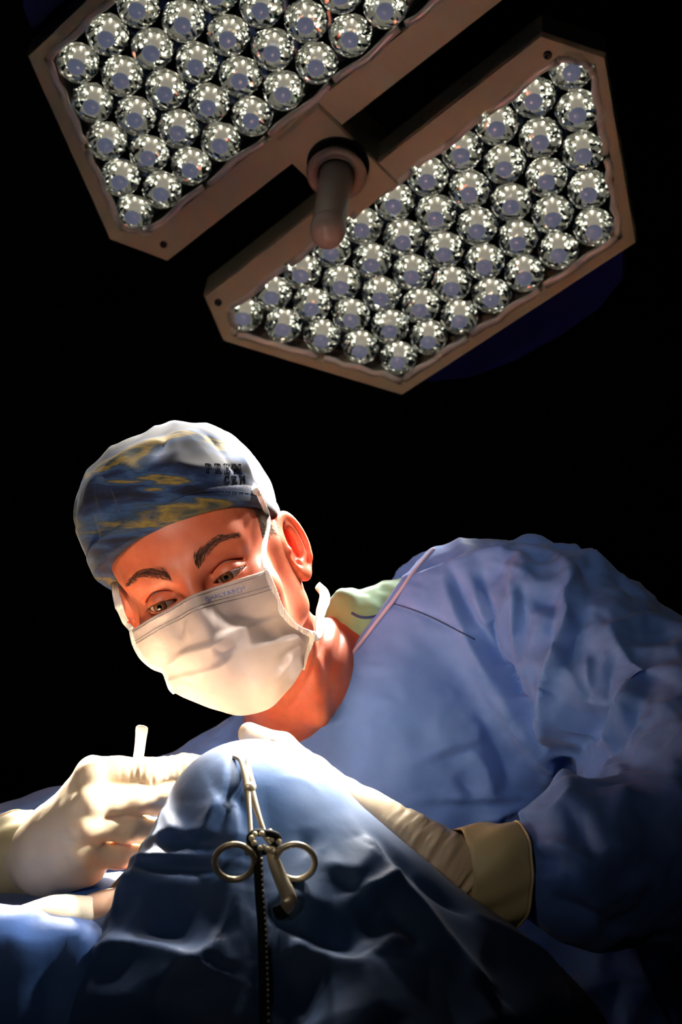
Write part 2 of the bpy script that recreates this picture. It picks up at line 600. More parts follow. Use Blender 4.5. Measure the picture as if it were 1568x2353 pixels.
OUT_R = [(5.0, 1.02), (5.68, -0.2), (3.5, -4.36), (-3.7, -4.38), (-5.95, -0.22), (-5.3, 1.02)]
IN_R = [(5.02, 0.45), (5.46, -0.2), (3.36, -4.08), (-3.42, -4.12), (-5.66, -0.25), (-5.12, 0.45)]
OUT_L = [(-5.35, -1.45), (-5.95, -0.1), (-3.66, 4.3), (3.6, 4.3), (5.8, -0.1), (5.1, -1.45)]
IN_L = [(-5.1, -0.64), (-5.6, -0.08), (-3.45, 4.05), (3.4, 4.05), (5.5, -0.08), (5.05, -0.64)]
def sub_outline(o, n=6):
    o = np.array(o, float) * PITCH_L
    return np.vstack([o[i] + (o[(i + 1) % len(o)] - o[i]) * t for i in range(len(o)) for t in np.linspace(0, 1, n, endpoint=False)])

# one lens and its sub-parts, sharing mesh data among all copies
def jitter(V, amt, seed, seg):
    r = np.random.RandomState(seed)
    V = V.copy(); V += (r.rand(*V.shape) - 0.5) * 2 * amt
    return V
def lens_meshes(seed):
    # reflector cup of little mirrors opening outward
    V, F = lathe([(0.0050, -0.0205), (0.0095, -0.0190), (0.0140, -0.0155), (0.0180, -0.0105), (0.0215, -0.0050), (0.0245, 0.0005), (0.0268, 0.0030)], 20)
    cup = mesh_data('reflector_cup', jitter(V, 0.0011, seed, 20), F, smooth=False)
    # clear bell-shaped lens, faceted, with a rim round the exit face
    V, F = lathe([(0.0262, 0.0020), (0.0262, 0.0060), (0.0254, 0.0105), (0.0238, 0.0150), (0.0212, 0.0190), (0.0178, 0.0215), (0.0142, 0.0222), (0.0116, 0.0205)], 16)
    bell = mesh_data('lens', jitter(V, 0.0006, seed + 1, 16), F, smooth=False)
    # diode: a ring of tiny bright chips round the foot of the inner lens
    parts = []
    for k in range(6):
        a = k * math.pi / 3 + 0.3
        BV, BF = ball((0.0105 * math.cos(a), 0.0105 * math.sin(a), -0.0125), 0.0016, 8, 6)
        parts.append((BV, BF))
    led = mesh_data('led', *join_vf(parts))
    # inner lens: stubby post with a round top, deep inside
    V, F = lathe([(0.0086, -0.0185), (0.0086, -0.0030), (0.0078, 0.0018), (0.0058, 0.0052), (0.0030, 0.0070), (0.0001, 0.0075)], 18)
    inner = mesh_data('inner_lens', V, F)
    # exit face: bulging disc at the front of the lens
    V, F = lathe([(0.0110, 0.0172), (0.0100, 0.0200), (0.0080, 0.0220), (0.0046, 0.0234), (0.0001, 0.0238)], 20)
    ex = mesh_data('exit_face', V, F)
    return cup, bell, led, inner, ex
LENS_KINDS = []
for sd in (3, 17, 29, 41):
    ms = lens_meshes(sd)
    for me, m in zip(ms, (M_CUP, M_LENS, M_LED, M_BALL, M_EXIT)):
        me.materials.append(m)
    LENS_KINDS.append(ms)

LENS_POS = {}
def build_pod(pod, side):
    outer = OUT_R if side == 'R' else OUT_L
    inner = IN_R if side == 'R' else IN_L
    o, i = sub_outline(outer), sub_outline(inner)
    c = np.array(outer, float).mean(0) * PITCH_L
    back = c + (o - c) * 0.90
    # housing: shallow dish behind, open tray in front
    n = len(o)
    V = np.vstack([np.c_[i, np.full(n, -0.022)], np.c_[i, np.full(n, 0.012)], np.c_[o, np.full(n, 0.012)], np.c_[c + (o - c) * 1.012, np.full(n, 0.006)],
                   np.c_[c + (o - c) * 1.012, np.full(n, -0.035)], np.c_[back, np.full(n, -0.075)]])
    F = []
    for l in range(5):
        for k in range(n):
            b = (k + 1) % n
            F.append((l * n + k, l * n + b, (l + 1) * n + b, (l + 1) * n + k) if side == 'R' else (l * n + k, l * n + b, (l + 1) * n + b, (l + 1) * n + k))
    F.append(tuple(5 * n + k for k in range(n)))
    pod_o = obj('lamp_panel', pod_world(pod, V), F, M_HOUS, lamp_root, smooth=False)
    # mirrored tray floor
    obj('tray', pod_world(pod, np.c_[i, np.full(n, -0.0215)]), [tuple(range(n))], M_TRAY, pod_o, smooth=False)
    # ragged clear rim that clips the lens carrier in, in separate lengths along each edge
    rnd = random.Random(5 if side == 'R' else 9)
    ic = np.array(inner, float) * PITCH_L
    for e in range(6):
        a, b = ic[e], ic[(e + 1) % 6]
        L = np.linalg.norm(b - a); k = max(1, int(round(L / 0.115)))
        for s in range(k):
            t0, t1 = (s + 0.04) / k, (s + 0.96) / k
            pts = []
            nn = (c - (a + b) / 2); nn /= np.linalg.norm(nn)
            for t in np.linspace(t0, t1, 9):
                q = a + (b - a) * t + nn * (0.004 + 0.0022 * math.sin(t * 40 + e) + rnd.uniform(-0.0007, 0.0007))
                pts.append((q[0], q[1], 0.010 + rnd.uniform(-0.001, 0.001)))
            TV, TF = tube(pts, 0.0052, 8, ellipse=(1.0, 0.8))
            obj('clip_rim', pod_world(pod, TV), TF, M_RIM, pod_o)
    # screws in the two strip corners
    for sx in ((4.85, 0.62), (-5.15, 0.72)) if side == 'R' else ((-5.05, -1.05), (4.8, -1.05)):
        q = np.array(sx) * PITCH_L
        V, F = lathe([(0.0001, 0.0035), (0.002, 0.0035), (0.0021, 0.0045), (0.0042, 0.0045), (0.005, 0.003), (0.005, 0.0)], 14)
        obj('screw', pod_world(pod, V + np.array([q[0], q[1], 0.0115])), F, M_SCREW, pod_o)
    # blue bumper bar along the outer edge, standing off the housing
    sgn = -1 if side == 'R' else 1
    bar = [(3.45, 3.6), (3.2, 4.5), (2.5, 5.45), (1.5, 5.85), (0.2, 5.95), (-1.2, 5.85), (-2.5, 5.5), (-3.3, 5.0), (-3.75, 4.2), (-3.75, 3.6)]
    V, F = prism([(x * PITCH_L, sgn * y * PITCH_L) for x, y in bar], -0.050, -0.026, 0.006)
    obj('grip_plate', pod_world(pod, V), F, M_BLUE, pod_o, smooth=False)
    # lenses: rows of 11, 10, 9, 8 and 7
    pos = []
    for j in range(5):
        for k in range(11 - j):
            x = PITCH_L * (-5 + k + 0.5 * j); y = sgn * ROWH * j
            pos.append((x, y))
    q4 = Matrix([list(r) for r in pod[0]]).to_quaternion()
    rl = random.Random(3)
    for x, y in pos:
        w = pod_world(pod, (x, y, 0.0))
        kind = LENS_KINDS[rl.randrange(4)]
        b = link('lens', kind[1], None, lamp_root)
        b.location = Vector(w) - lamp_root.location
        b.scale = (POD_SCALE[side],) * 3
        b.rotation_mode = 'QUATERNION'
        b.rotation_quaternion = q4 @ Matrix.Rotation(rl.uniform(0, 6.28), 3, 'Z').to_quaternion()
        for nm, me in (('reflector_cup', kind[0]), ('led', kind[2]), ('inner_lens', kind[3]), ('exit_face', kind[4])):
            link(nm, me, None, b)
    LENS_POS[side] = [pod_world(pod, (x, y, 0.03)) for x, y in pos]
    return pod_o
build_pod(POD_R, 'R')
build_pod(POD_L, 'L')

# hub block that joins the two panels, with the sterile handle
hub = [(-0.046, 0.018), (0.026, 0.018), (0.026, 0.165), (-0.046, 0.165)]
V, F = prism(hub, -0.07, 0.016, 0.004)
obj('hub', pod_world(POD_R, V), F, M_HOUS, lamp_root, smooth=False)
V, F = prism([(-0.075, 0.05), (-0.046, 0.02), (-0.046, 0.16), (-0.075, 0.12)], -0.07, -0.02, 0.002)
obj('hinge_block', pod_world(POD_R, V), F, M_HOUS, lamp_root, smooth=False)
hc = np.array([-0.012, 0.090])
def on_hub(V):
    V = np.array(V, float); V[:, :2] += hc
    return pod_world(POD_R, V)
V, F = lathe([(0.0001, 0.0175), (0.036, 0.0175), (0.039, 0.0165), (0.0395, 0.012)], 40)
sock = obj('handle_socket', on_hub(V), F, M_GROOVE, lamp_root)
V, F = lathe([(0.0001, 0.018), (0.029, 0.018), (0.030, 0.030), (0.036, 0.034), (0.0375, 0.038), (0.0365, 0.042), (0.032, 0.0435), (0.0245, 0.042), (0.0235, 0.038)], 48)
collar = obj('handle_collar', on_hub(V), F, M_TIP, lamp_root)
ridges = []
prof = [(0.0205, 0.036), (0.0205, 0.05), (0.0200, 0.09), (0.0195, 0.145)]
seg = 72
V, F = lathe(prof, seg)
for vi in range(len(V)):
    a = (vi % seg) / seg * 2 * math.pi
    r = 1 + 0.012 * math.sin(24 * a)
    V[vi, 0] *= r; V[vi, 1] *= r
handle = obj('handle', on_hub(V), F, M_HANDLE, lamp_root)
V, F = lathe([(0.0195, 0.143), (0.0208, 0.148), (0.0213, 0.154), (0.0205, 0.162), (0.018, 0.170), (0.0135, 0.176), (0.007, 0.1795), (0.0001, 0.1803)], 40)
obj('handle_tip', on_hub(V), F, M_TIP, handle)
# yoke and ceiling arm behind the hub
a0 = pod_world(POD_R, (-0.01, 0.09, -0.06)); a1 = pod_world(POD_R, (-0.01, 0.09, -0.20))
TV, TF = tube(catmull([a0, a1, a1 + np.array([0.0, 0.12, 0.10]), a1 + np.array([0.0, 0.16, 0.35])], 16), 0.028, 14)
obj('yoke', TV, TF, M_HOUSD, lamp_root)
top = a1 + np.array([0.0, 0.16, 0.33])
TV, TF = tube([top, np.array([top[0], top[1], 3.0])], 0.03, 14)
obj('ceiling_arm', TV, TF, M_HOUSD, lamp_root)

# the light itself: narrow beams from the lenses, all aimed at the operating site
SITE = P(520, 1860, 1.15)
def lamp_beams(power, cone_deg):
    n = 0
    for side in ('R', 'L'):
        pts = LENS_POS[side]
        for k in range(2, len(pts), 4):
            ld = bpy.data.lights.new('lamp_beam', 'SPOT')
            ld.energy = power; ld.spot_size = math.radians(cone_deg); ld.spot_blend = 0.75
            ld.shadow_soft_size = 0.022; ld.color = (1.0, 0.95, 0.87)
            lo = bpy.data.objects.new('lamp_beam', ld)
            COL.objects.link(lo); lo.parent = lamp_root
            w = pts[k]
            lo.location = Vector(w) - lamp_root.location
            lo.rotation_euler = (Vector(SITE) - Vector(w)).to_track_quat('-Z', 'Y').to_euler()
            n += 1
    return n
lamp_beams(40.0, 18.0)

# ================================================================== drapes and the things on them
def cloth(name, c1, c2, rough=0.62, weave=True, sheen=0.15):
    m = mat(name, c1, rough, spec=0.35, sheen=sheen)
    add_mottle(m, c1, c2, 9, 2.0)
    if weave:
        add_bump(m, 1500, 0.07, 0.0005, 'WAVE', stretch=(0.3, 0.3, 1.0))
    add_bump(m, 70, 0.18, 0.002, 'NOISE', detail=4)
    return m
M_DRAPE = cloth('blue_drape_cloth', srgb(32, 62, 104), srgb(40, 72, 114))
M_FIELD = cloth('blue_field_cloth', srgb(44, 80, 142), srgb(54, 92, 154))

# ---- the table drape: flat top behind the bump, rounded front edge, hanging to the floor
TZ = 1.073
A0 = P(560, 1885, 1.11); A1 = P(625, 1900, 1.11)
def f_drape(p):
    d = sd_cone(p, A0, P(470, 2330, 1.06), 0.056, 0.105)
    d = smin(d, sd_cone(p, A1, P(1160, 2450, 1.06), 0.054, 0.080), 0.03)
    d = smin(d, sd_cone(p, P(590, 1960, 1.10), P(800, 2500, 1.04), 0.06, 0.14), 0.05)
    # lip of cloth turned towards the viewer at the lower left
    d = smin(d, sd_cone(p, P(222, 2205, 1.045), P(460, 2245, 1.03), 0.018, 0.035), 0.03)
    d = smin(d, sd_cone(p, P(222, 2205, 1.045), P(170, 2520, 1.04), 0.018, 0.05), 0.03)
    # apron to the floor
    b = sd_box(p, (-0.01, 1.035, 0.40), (0.225, 0.055, 0.52), 0.05)
    return smin(d, b, 0.08)
def f_field(p):
    d = sd_box(p, (-0.40, 1.195, TZ / 2 - 0.2), (0.40, 0.135, TZ / 2 + 0.2), 0.03)
    d = smin(d, sd_box(p, (-0.15, 1.235, TZ / 2 - 0.2), (0.20, 0.09, TZ / 2 + 0.2), 0.03), 0.02)
    d = smin(d, sd_cone(p, P(-60, 2150, 1.06), P(150, 2165, 1.04), 0.014, 0.012), 0.03)
    # low mounds of cloth behind the pad and behind the hand
    d = smin(d, sd_ell(p, P(110, 2100, 1.20), (0.10, 0.06, 0.020)), 0.02)
    d = smin(d, sd_ell(p, P(262, 2052, 1.19), (0.035, 0.05, 0.018)), 0.02)
    return d
xs = axis_pts(-0.80, 0.56, 0.008); ys = axis_pts(0.96, 1.38, 0.006)
zs = np.concatenate([np.arange(-0.02, 0.9, 0.05), axis_pts(0.9, 1.13, 0.005)])
V, F = sdf_mesh(f_field, xs, ys, zs)
V = V[:, :]; V[:, 2] = np.maximum(V[:, 2], 0.001)
N = vnormals(V, F)
nz = vnoise(V * 11) * 0.004 + np.abs(vnoise(V * np.array([22, 22, 7]) + 9)) * 0.005
V = V + N * nz[:, None]
FIELD_FOLDS = [([(0, 2160), (80, 2175), (160, 2168), (240, 2150)], 0.012, 0.02, 0.006, 0.6),
               ([(185, 2150), (175, 2240), (150, 2353)], 0.008, 0.012, 0.007, 0.8),
               ([(150, 2170), (135, 2260), (118, 2353)], 0.008, 0.01, -0.006, 0.8),
               ([(60, 2190), (55, 2353)], 0.02, 0.03, 0.006, 0.6),
               ([(0, 2120), (60, 2110), (110, 2080)], 0.012, 0.02, 0.004, 0.4)]
V = V + N * fold_disp(V, N, F, FIELD_FOLDS)[:, None]
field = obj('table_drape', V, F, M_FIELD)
tag(field, 'bright blue cloth covering the operating table, whitened by the lamp beam beside the gloved fist', 'drape')

# ---- the near drape: a tent with its peak under the resting fingers, falling towards the viewer
xs = axis_pts(-0.36, 0.36, 0.003); ys = axis_pts(0.86, 1.24, 0.003)
zs = np.concatenate([np.arange(-0.04, 0.93, 0.04), axis_pts(0.93, 1.24, 0.003)])
V, F = sdf_mesh(f_drape, xs, ys, zs)
V[:, 2] = np.maximum(V[:, 2], 0.002)
V = relax(V, F, 2)
N = vnormals(V, F)
# radiating folds from the peak plus crumples low down
top = P(590, 1725, 1.1)
low = smoothstep(0.03, 0.20, top[2] - V[:, 2])
V = V + N * (low * (vnoise(V * 14) * 0.006 + (0.5 - np.abs(vnoise(V * np.array([26, 26, 15]) + 3))) * 0.006))[:, None]
N = vnormals(V, F)
DRAPE_FOLDS = [
    # soft bright column left of the clamp and the dark tuck under it
    ([(520, 1740), (522, 1800), (520, 1850)], 0.008, 0.012, 0.004, 0.3),
    ([(515, 1850), (548, 1842), (560, 1905)], 0.006, 0.010, -0.006, 0.4),
    ([(480, 1890), (512, 1846), (540, 1870), (556, 1930)], 0.006, 0.014, 0.005, 0.4),
    ([(470, 1930), (500, 1868), (520, 1850)], 0.016, 0.008, 0.007, 0.3),
    ([(372, 1856), (400, 1895), (425, 1918)], 0.004, 0.012, 0.006, 0.3),
    ([(330, 1945), (370, 1920), (430, 1916), (520, 1914)], 0.006, 0.018, 0.006, 0.5),
    ([(345, 1935), (420, 1932), (500, 1935)], 0.010, 0.010, -0.004, 0.3),
    ([(308, 2000), (335, 1975), (400, 1970), (500, 1972)], 0.005, 0.014, 0.010, 0.5),
    ([(320, 2002), (400, 1998), (500, 2002)], 0.014, 0.010, -0.010, 0.4),
    ([(300, 2030), (330, 2015), (420, 2022), (500, 2030)], 0.010, 0.020, 0.007, 0.3),
    ([(262, 2110), (290, 2060), (315, 2015)], 0.006, 0.016, 0.008, 0.6),
    ([(255, 2170), (330, 2172), (400, 2190), (455, 2210)], 0.006, 0.016, 0.013, 0.6),
    ([(300, 2150), (360, 2155), (430, 2170)], 0.020, 0.012, -0.008, 0.4),
    ([(455, 2210), (490, 2180), (520, 2160)], 0.010, 0.010, 0.007, 0.3),
    # right flank: pinched ridges running down to the right
    ([(840, 1925), (866, 1970), (900, 2020)], 0.006, 0.012, 0.008, 0.3),
    ([(826, 2050), (870, 2040), (902, 2022)], 0.006, 0.010, 0.011, 0.5),
    ([(800, 2010), (830, 2000), (850, 1960)], 0.012, 0.010, 0.005, 0.3),
    ([(902, 2022), (960, 2080), (1020, 2160), (1110, 2260)], 0.008, 0.018, 0.010, 0.6),
    ([(870, 2060), (930, 2130), (980, 2190)], 0.014, 0.012, -0.007, 0.3),
    ([(905, 1970), (1000, 2050), (1095, 2115)], 0.012, 0.010, -0.007, 0.4),
    ([(1095, 2108), (1180, 2160), (1260, 2220), (1330, 2353)], 0.010, 0.020, 0.008, 0.6),
    ([(660, 2130), (740, 2165), (840, 2195)], 0.012, 0.010, -0.011, 0.4),
    ([(670, 2150), (740, 2190), (810, 2215), (848, 2190)], 0.010, 0.014, 0.012, 0.5),
    ([(848, 2190), (858, 2120), (868, 2080)], 0.012, 0.012, -0.006, 0.3),
    ([(850, 2195), (900, 2160), (940, 2165)], 0.008, 0.014, 0.007, 0.3),
    ([(620, 2080), (680, 2060), (760, 2080)], 0.02, 0.02, 0.005, 0.3),
    ([(690, 1905), (700, 1935), (720, 1960)], 0.010, 0.010, -0.004, 0.2),
    ([(740, 1985), (790, 2000), (830, 2030)], 0.010, 0.010, 0.004, 0.2),
    ([(760, 2010), (800, 2035), (820, 2060)], 0.008, 0.010, -0.004, 0.2),
    ([(640, 1785), (700, 1795), (740, 1825)], 0.004, 0.004, 0.0012, 0.2),
    ([(600, 1810), (615, 1880), (640, 1960)], 0.012, 0.010, -0.003, 0.2),
    ([(350, 2353), (390, 2260), (450, 2215)], 0.02, 0.02, 0.008, 0.4),
    ([(700, 2353), (680, 2270), (640, 2200)], 0.02, 0.03, -0.008, 0.4),
    ([(900, 2353), (860, 2280), (850, 2210)], 0.02, 0.02, 0.008, 0.4),
]
V = V + N * fold_disp(V, N, F, DRAPE_FOLDS)[:, None]
V = relax(V, F, 1, 0.4)
DRAPE_VF = (V, F)
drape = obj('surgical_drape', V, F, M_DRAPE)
tag(drape, 'dull blue cloth drape peaked like a tent before the surgeon, a clamp on it', 'drape')
DR_TREE = BVHTree.FromPolygons([tuple(v) for v in V], [tuple(map(int, f)) for f in F])
def on_drape(px, py, off=0.0):
    d = P(px, py, 1.0) - CAM; d = Vector(d).normalized()
    h = DR_TREE.ray_cast(Vector(CAM), d)
    if h[0] is None: return P(px, py, 1.05)
    return np.array(h[0] - d * off)

# ---- clamp (haemostat) pinned to the drape
M_STEEL = mat('brushed_steel', srgb(200, 186, 158), 0.36, metal=0.6)
add_bump(M_STEEL, 300, 0.06)
M_STEELD = mat('dulled_steel', srgb(140, 128, 104), 0.4, metal=0.6)
cb = on_drape(575, 1880, 0.008)
clamp = empty('clamp', cb)
tag(clamp, 'steel ring-handled clamp with crossed shanks pinned to the blue drape', 'clamp')
def dl(pts, off):
    return np.array([on_drape(x, y, o) for (x, y), o in zip(pts, off)])
def bar(name, pts, rad, parent, m, ell=(1, 0.7), n=28, seg=10):
    c = catmull(pts, n)
    r = np.interp(np.linspace(0, 1, n), np.linspace(0, 1, len(rad)), rad)
    TV, TF = tube(c, r, seg, ellipse=ell, up=-AF)
    return obj(name, TV, TF, m, parent)
# jaws bite the cloth at the top
bar('jaw', dl([(536, 1738), (552, 1748), (562, 1775), (568, 1812)], [0.002, 0.005, 0.007, 0.008]), [0.0013, 0.0019, 0.0024, 0.0028], clamp, M_STEEL)
bar('jaw', dl([(570, 1740), (571, 1760), (575, 1785), (582, 1812)], [0.001, 0.004, 0.006, 0.008]), [0.0011, 0.0018, 0.0024, 0.0028], clamp, M_STEEL)
c0 = on_drape(574, 1812, 0.009)
V, F = lathe([(0.0001, 0.003), (0.0035, 0.003), (0.0045, 0.002), (0.0045, -0.003)], 16)
Rv = np.stack([AX, np.cross(-AF, AX), -AF], 1)
obj('pivot_screw', c0 + V @ Rv.T, F, M_STEEL, clamp)
sl = bar('shank', dl([(569, 1808), (571, 1840), (574, 1880), (577, 1925)], [0.009, 0.011, 0.013, 0.015]), [0.0030, 0.0021, 0.0018, 0.0018], clamp, M_STEEL)
sr = bar('shank', dl([(574, 1805), (584, 1840), (596, 1880), (610, 1922)], [0.009, 0.010, 0.013, 0.015]), [0.0032, 0.0026, 0.0021, 0.0020], clamp, M_STEEL)
def ring(name, c, rx, ry, tilt, tail, parent, m):
    cc = on_drape(*c, 0.016)
    pts = []
    for a in np.linspace(0, 2 * math.pi, 41)[:-1]:
        x, y = rx * math.cos(a), ry * math.sin(a)
        xr, yr = x * math.cos(tilt) - y * math.sin(tilt), x * math.sin(tilt) + y * math.cos(tilt)
        pts.append(cc + xr * AX + yr * AU + 0.25 * yr * -AF)
    pts = np.array(pts + [pts[0]])
    TV, TF = tube(pts, 0.0023, 10, cap=False)
    tl = catmull([pts[tail], on_drape(*tail_px[name_i[0]][0], 0.016), on_drape(*tail_px[name_i[0]][1], 0.015)], 8)
    T2 = tube(tl, 0.0024, 10)
    return obj(name, *join_vf([(TV, TF), T2]), m, parent)
tail_px = [[(570, 1958), (577, 1924)], [(636, 1952), (611, 1922)]]
name_i = [0]
ring('finger_ring', (539, 1981), 0.0140, 0.0132, 0.2, 4, clamp, M_STEELD)
name_i = [1]
ring('finger_ring', (679, 1981), 0.0138, 0.0132, -0.15, 15, clamp, M_STEEL)

# ---- black beaded cord looped over the clamp and hanging down
M_CORD = mat('black_rubber_cord', srgb(10, 10, 11), 0.75, spec=0.2)
M_BEAD = mat('dull_metal_bead', srgb(196, 182, 148), 0.36, metal=0.35)
cord = empty('beaded_cord', on_drape(600, 2100, 0.004))
tag(cord, 'black cord studded with small metal beads, looped on the clamp and hanging down the drape', 'cord')
strand = [(592, 1945), (594, 2000), (597, 2060), (602, 2120), (604, 2180), (606, 2240), (607, 2300), (608, 2380)]
sp = dl(strand[:-1], [0.016, 0.014, 0.010, 0.007, 0.005, 0.005, 0.005])
sp = np.vstack([sp, sp[-1] + (sp[-1] - sp[-2]) * 1.2])
TV, TF = tube(catmull(sp, 60), 0.0034, 10)
obj('strand', TV, TF, M_CORD, cord)
loop = []
lc = on_drape(607, 1933, 0.020)
for a in np.linspace(0, 2 * math.pi, 33):
    r = 0.0078 * (1 + 0.12 * math.sin(3 * a))
    loop.append(lc + 1.25 * r * math.cos(a) * AX + r * 0.85 * math.sin(a) * AU - 0.002 * math.sin(2 * a) * AF)
TV, TF = tube(loop, 0.0027, 10, cap=False)
obj('loop', TV, TF, M_CORD, cord)
BV, BF = ball((0, 0, 0), 1.0, 12, 8)
ME_BEAD = mesh_data('bead', BV, BF); ME_BEAD.materials.append(M_BEAD)
def bead(w, r):
    b = link('bead', ME_BEAD, None, cord)
    b.location = Vector(w) - cord.location
    b.scale = (r, r, r)
for x, y, r in [(586, 1917, .0019), (602, 1916, .0020), (621, 1911, .0019), (635, 1918, .0019), (579, 1926, .0020), (584, 1937, .0020), (598, 1949, .0018), (616, 1952, .0021),
                (625, 1951, .0018), (641, 1934, .0019), (625, 1930, .0017), (607, 1945, .0014), (628, 1957, .0015), (608, 1916, .0017), (622, 1928, .0013)]:
    bead(on_drape(x, y, 0.0262), r * 1.12)
cl = catmull(sp, 200)
k = 0
for t in range(14, 200, 6):
    w = cl[t] + AX * 0.0026 - AF * 0.0022
    bead(w, 0.0011)

# ---- bent flat steel hook hanging below the loop
hk = empty('bent_steel_hook', on_drape(650, 2030, 0.01))
tag(hk, 'flat steel bar with its lower end bent, hanging below the bead loop on the drape', 'hook')
pts = dl([(622, 1950), (632, 1985), (646, 2020), (660, 2052), (664, 2072), (655, 2090), (632, 2098)], [0.018, 0.016, 0.014, 0.012, 0.012, 0.008, 0.004])
c = catmull(pts, 36)
r = np.interp(np.linspace(0, 1, 36), [0, 0.15, 0.6, 0.85, 1], [0.0036, 0.0046, 0.0056, 0.0052, 0.0042])
TV, TF = tube(c, r, 12, ellipse=(1.0, 0.42), up=-AF)
obj('bar', TV, TF, M_STEEL, hk)
TV, TF = tube(c[-7:] - AF * 0.0006, r[-7:] * 1.07, 12, ellipse=(1.0, 0.5), up=-AF)
obj('end_tip', TV, TF, M_CORD, hk)

# ---- pad and bare skin at the site
M_PAD = mat('cream_gauze', srgb(246, 232, 208), 0.8, sss=0.2, sss_r=(1, 0.7, 0.5), sss_s=0.005)
add_bump(M_PAD, 400, 0.2)
def f_pad(p):
    a, b = P(32, 2114, 1.045), P(150, 2112, 1.055)
    d = sd_cone(p, a, b, 0.004, 0.013)
    d = smin(d, sd_ell(p, P(165, 2112, 1.065), (0.030, 0.030, 0.014)), 0.02)
    d = smin(d, sd_cone(p, P(60, 2120, 1.05), P(215, 2120, 1.07), 0.005, 0.010), 0.02)
    return d
lo, hi = P(0, 2180, 1.02), P(260, 2050, 1.12)
V, F = sdf_mesh(f_pad, axis_pts(-0.275, -0.15, 0.002), axis_pts(1.00, 1.14, 0.002), axis_pts(1.05, 1.13, 0.002))
V[:, 2] += 0.0015 * vnoise(V * 60)
pad = obj('gauze_pad', V, F, M_PAD)
tag(pad, 'cream folded gauze pad lying at the table edge, glaring white under the lamp', 'gauze pad')
M_PSKIN = mat('patient_skin', srgb(246, 196, 168), 0.5, sss=0.3, sss_s=0.006)
def f_skin(p):
    d = sd_ell(p, P(262, 2112, 1.075), (0.030, 0.035, 0.020))
    d = smin(d, sd_cone(p, P(205, 2128, 1.075), P(300, 2115, 1.12), 0.010, 0.022), 0.02)
    d = smin(d, sd_ell(p, (-0.105, 1.185, TZ), (0.105, 0.110, 0.022)), 0.02)  # unseen mound, enlarged to bounce warm light up at the face
    return d
V, F = sdf_mesh(f_skin, axis_pts(-0.25, 0.05, 0.003), axis_pts(1.02, 1.31, 0.003), axis_pts(1.03, 1.13, 0.003))
V = relax(V, F, 2)
skin = obj('person', V, F, M_PSKIN)
tag(skin, 'bare pink skin of the patient showing between the blue drapes below the gloved fist', 'person')

# ================================================================== the surgeon
surgeon = empty('person', (0.12, 1.62, 0.0))
tag(surgeon, 'surgeon in blue gown, white face mask and patterned cap bending over the operating site', 'person')

# ---- head frame: local x = the viewer's right, y = towards the back of the head, z = crown
HRc = np.array([[0.9108, 0.0452, -0.4105], [0.4061, 0.0821, 0.9101], [-0.0748, 0.9956, -0.0564]])
HTc = np.array([-0.1236835, -0.05531744, 1.30319698])
HR = np.stack([cam2world(HRc[:, i]) for i in range(3)], 1)
HT = CAM + cam2world(HTc)
def h2w(v): return HT + np.asarray(v, float) @ HR.T
def w2h(v): return (np.asarray(v, float) - HT) @ HR
def H(px, py, c):
    """local point where the pixel's ray meets the head's plane y = c"""
    o = w2h(CAM); d = w2h(P(px, py, 1.0)) - o
    return o + d * ((c - o[1]) / d[1])

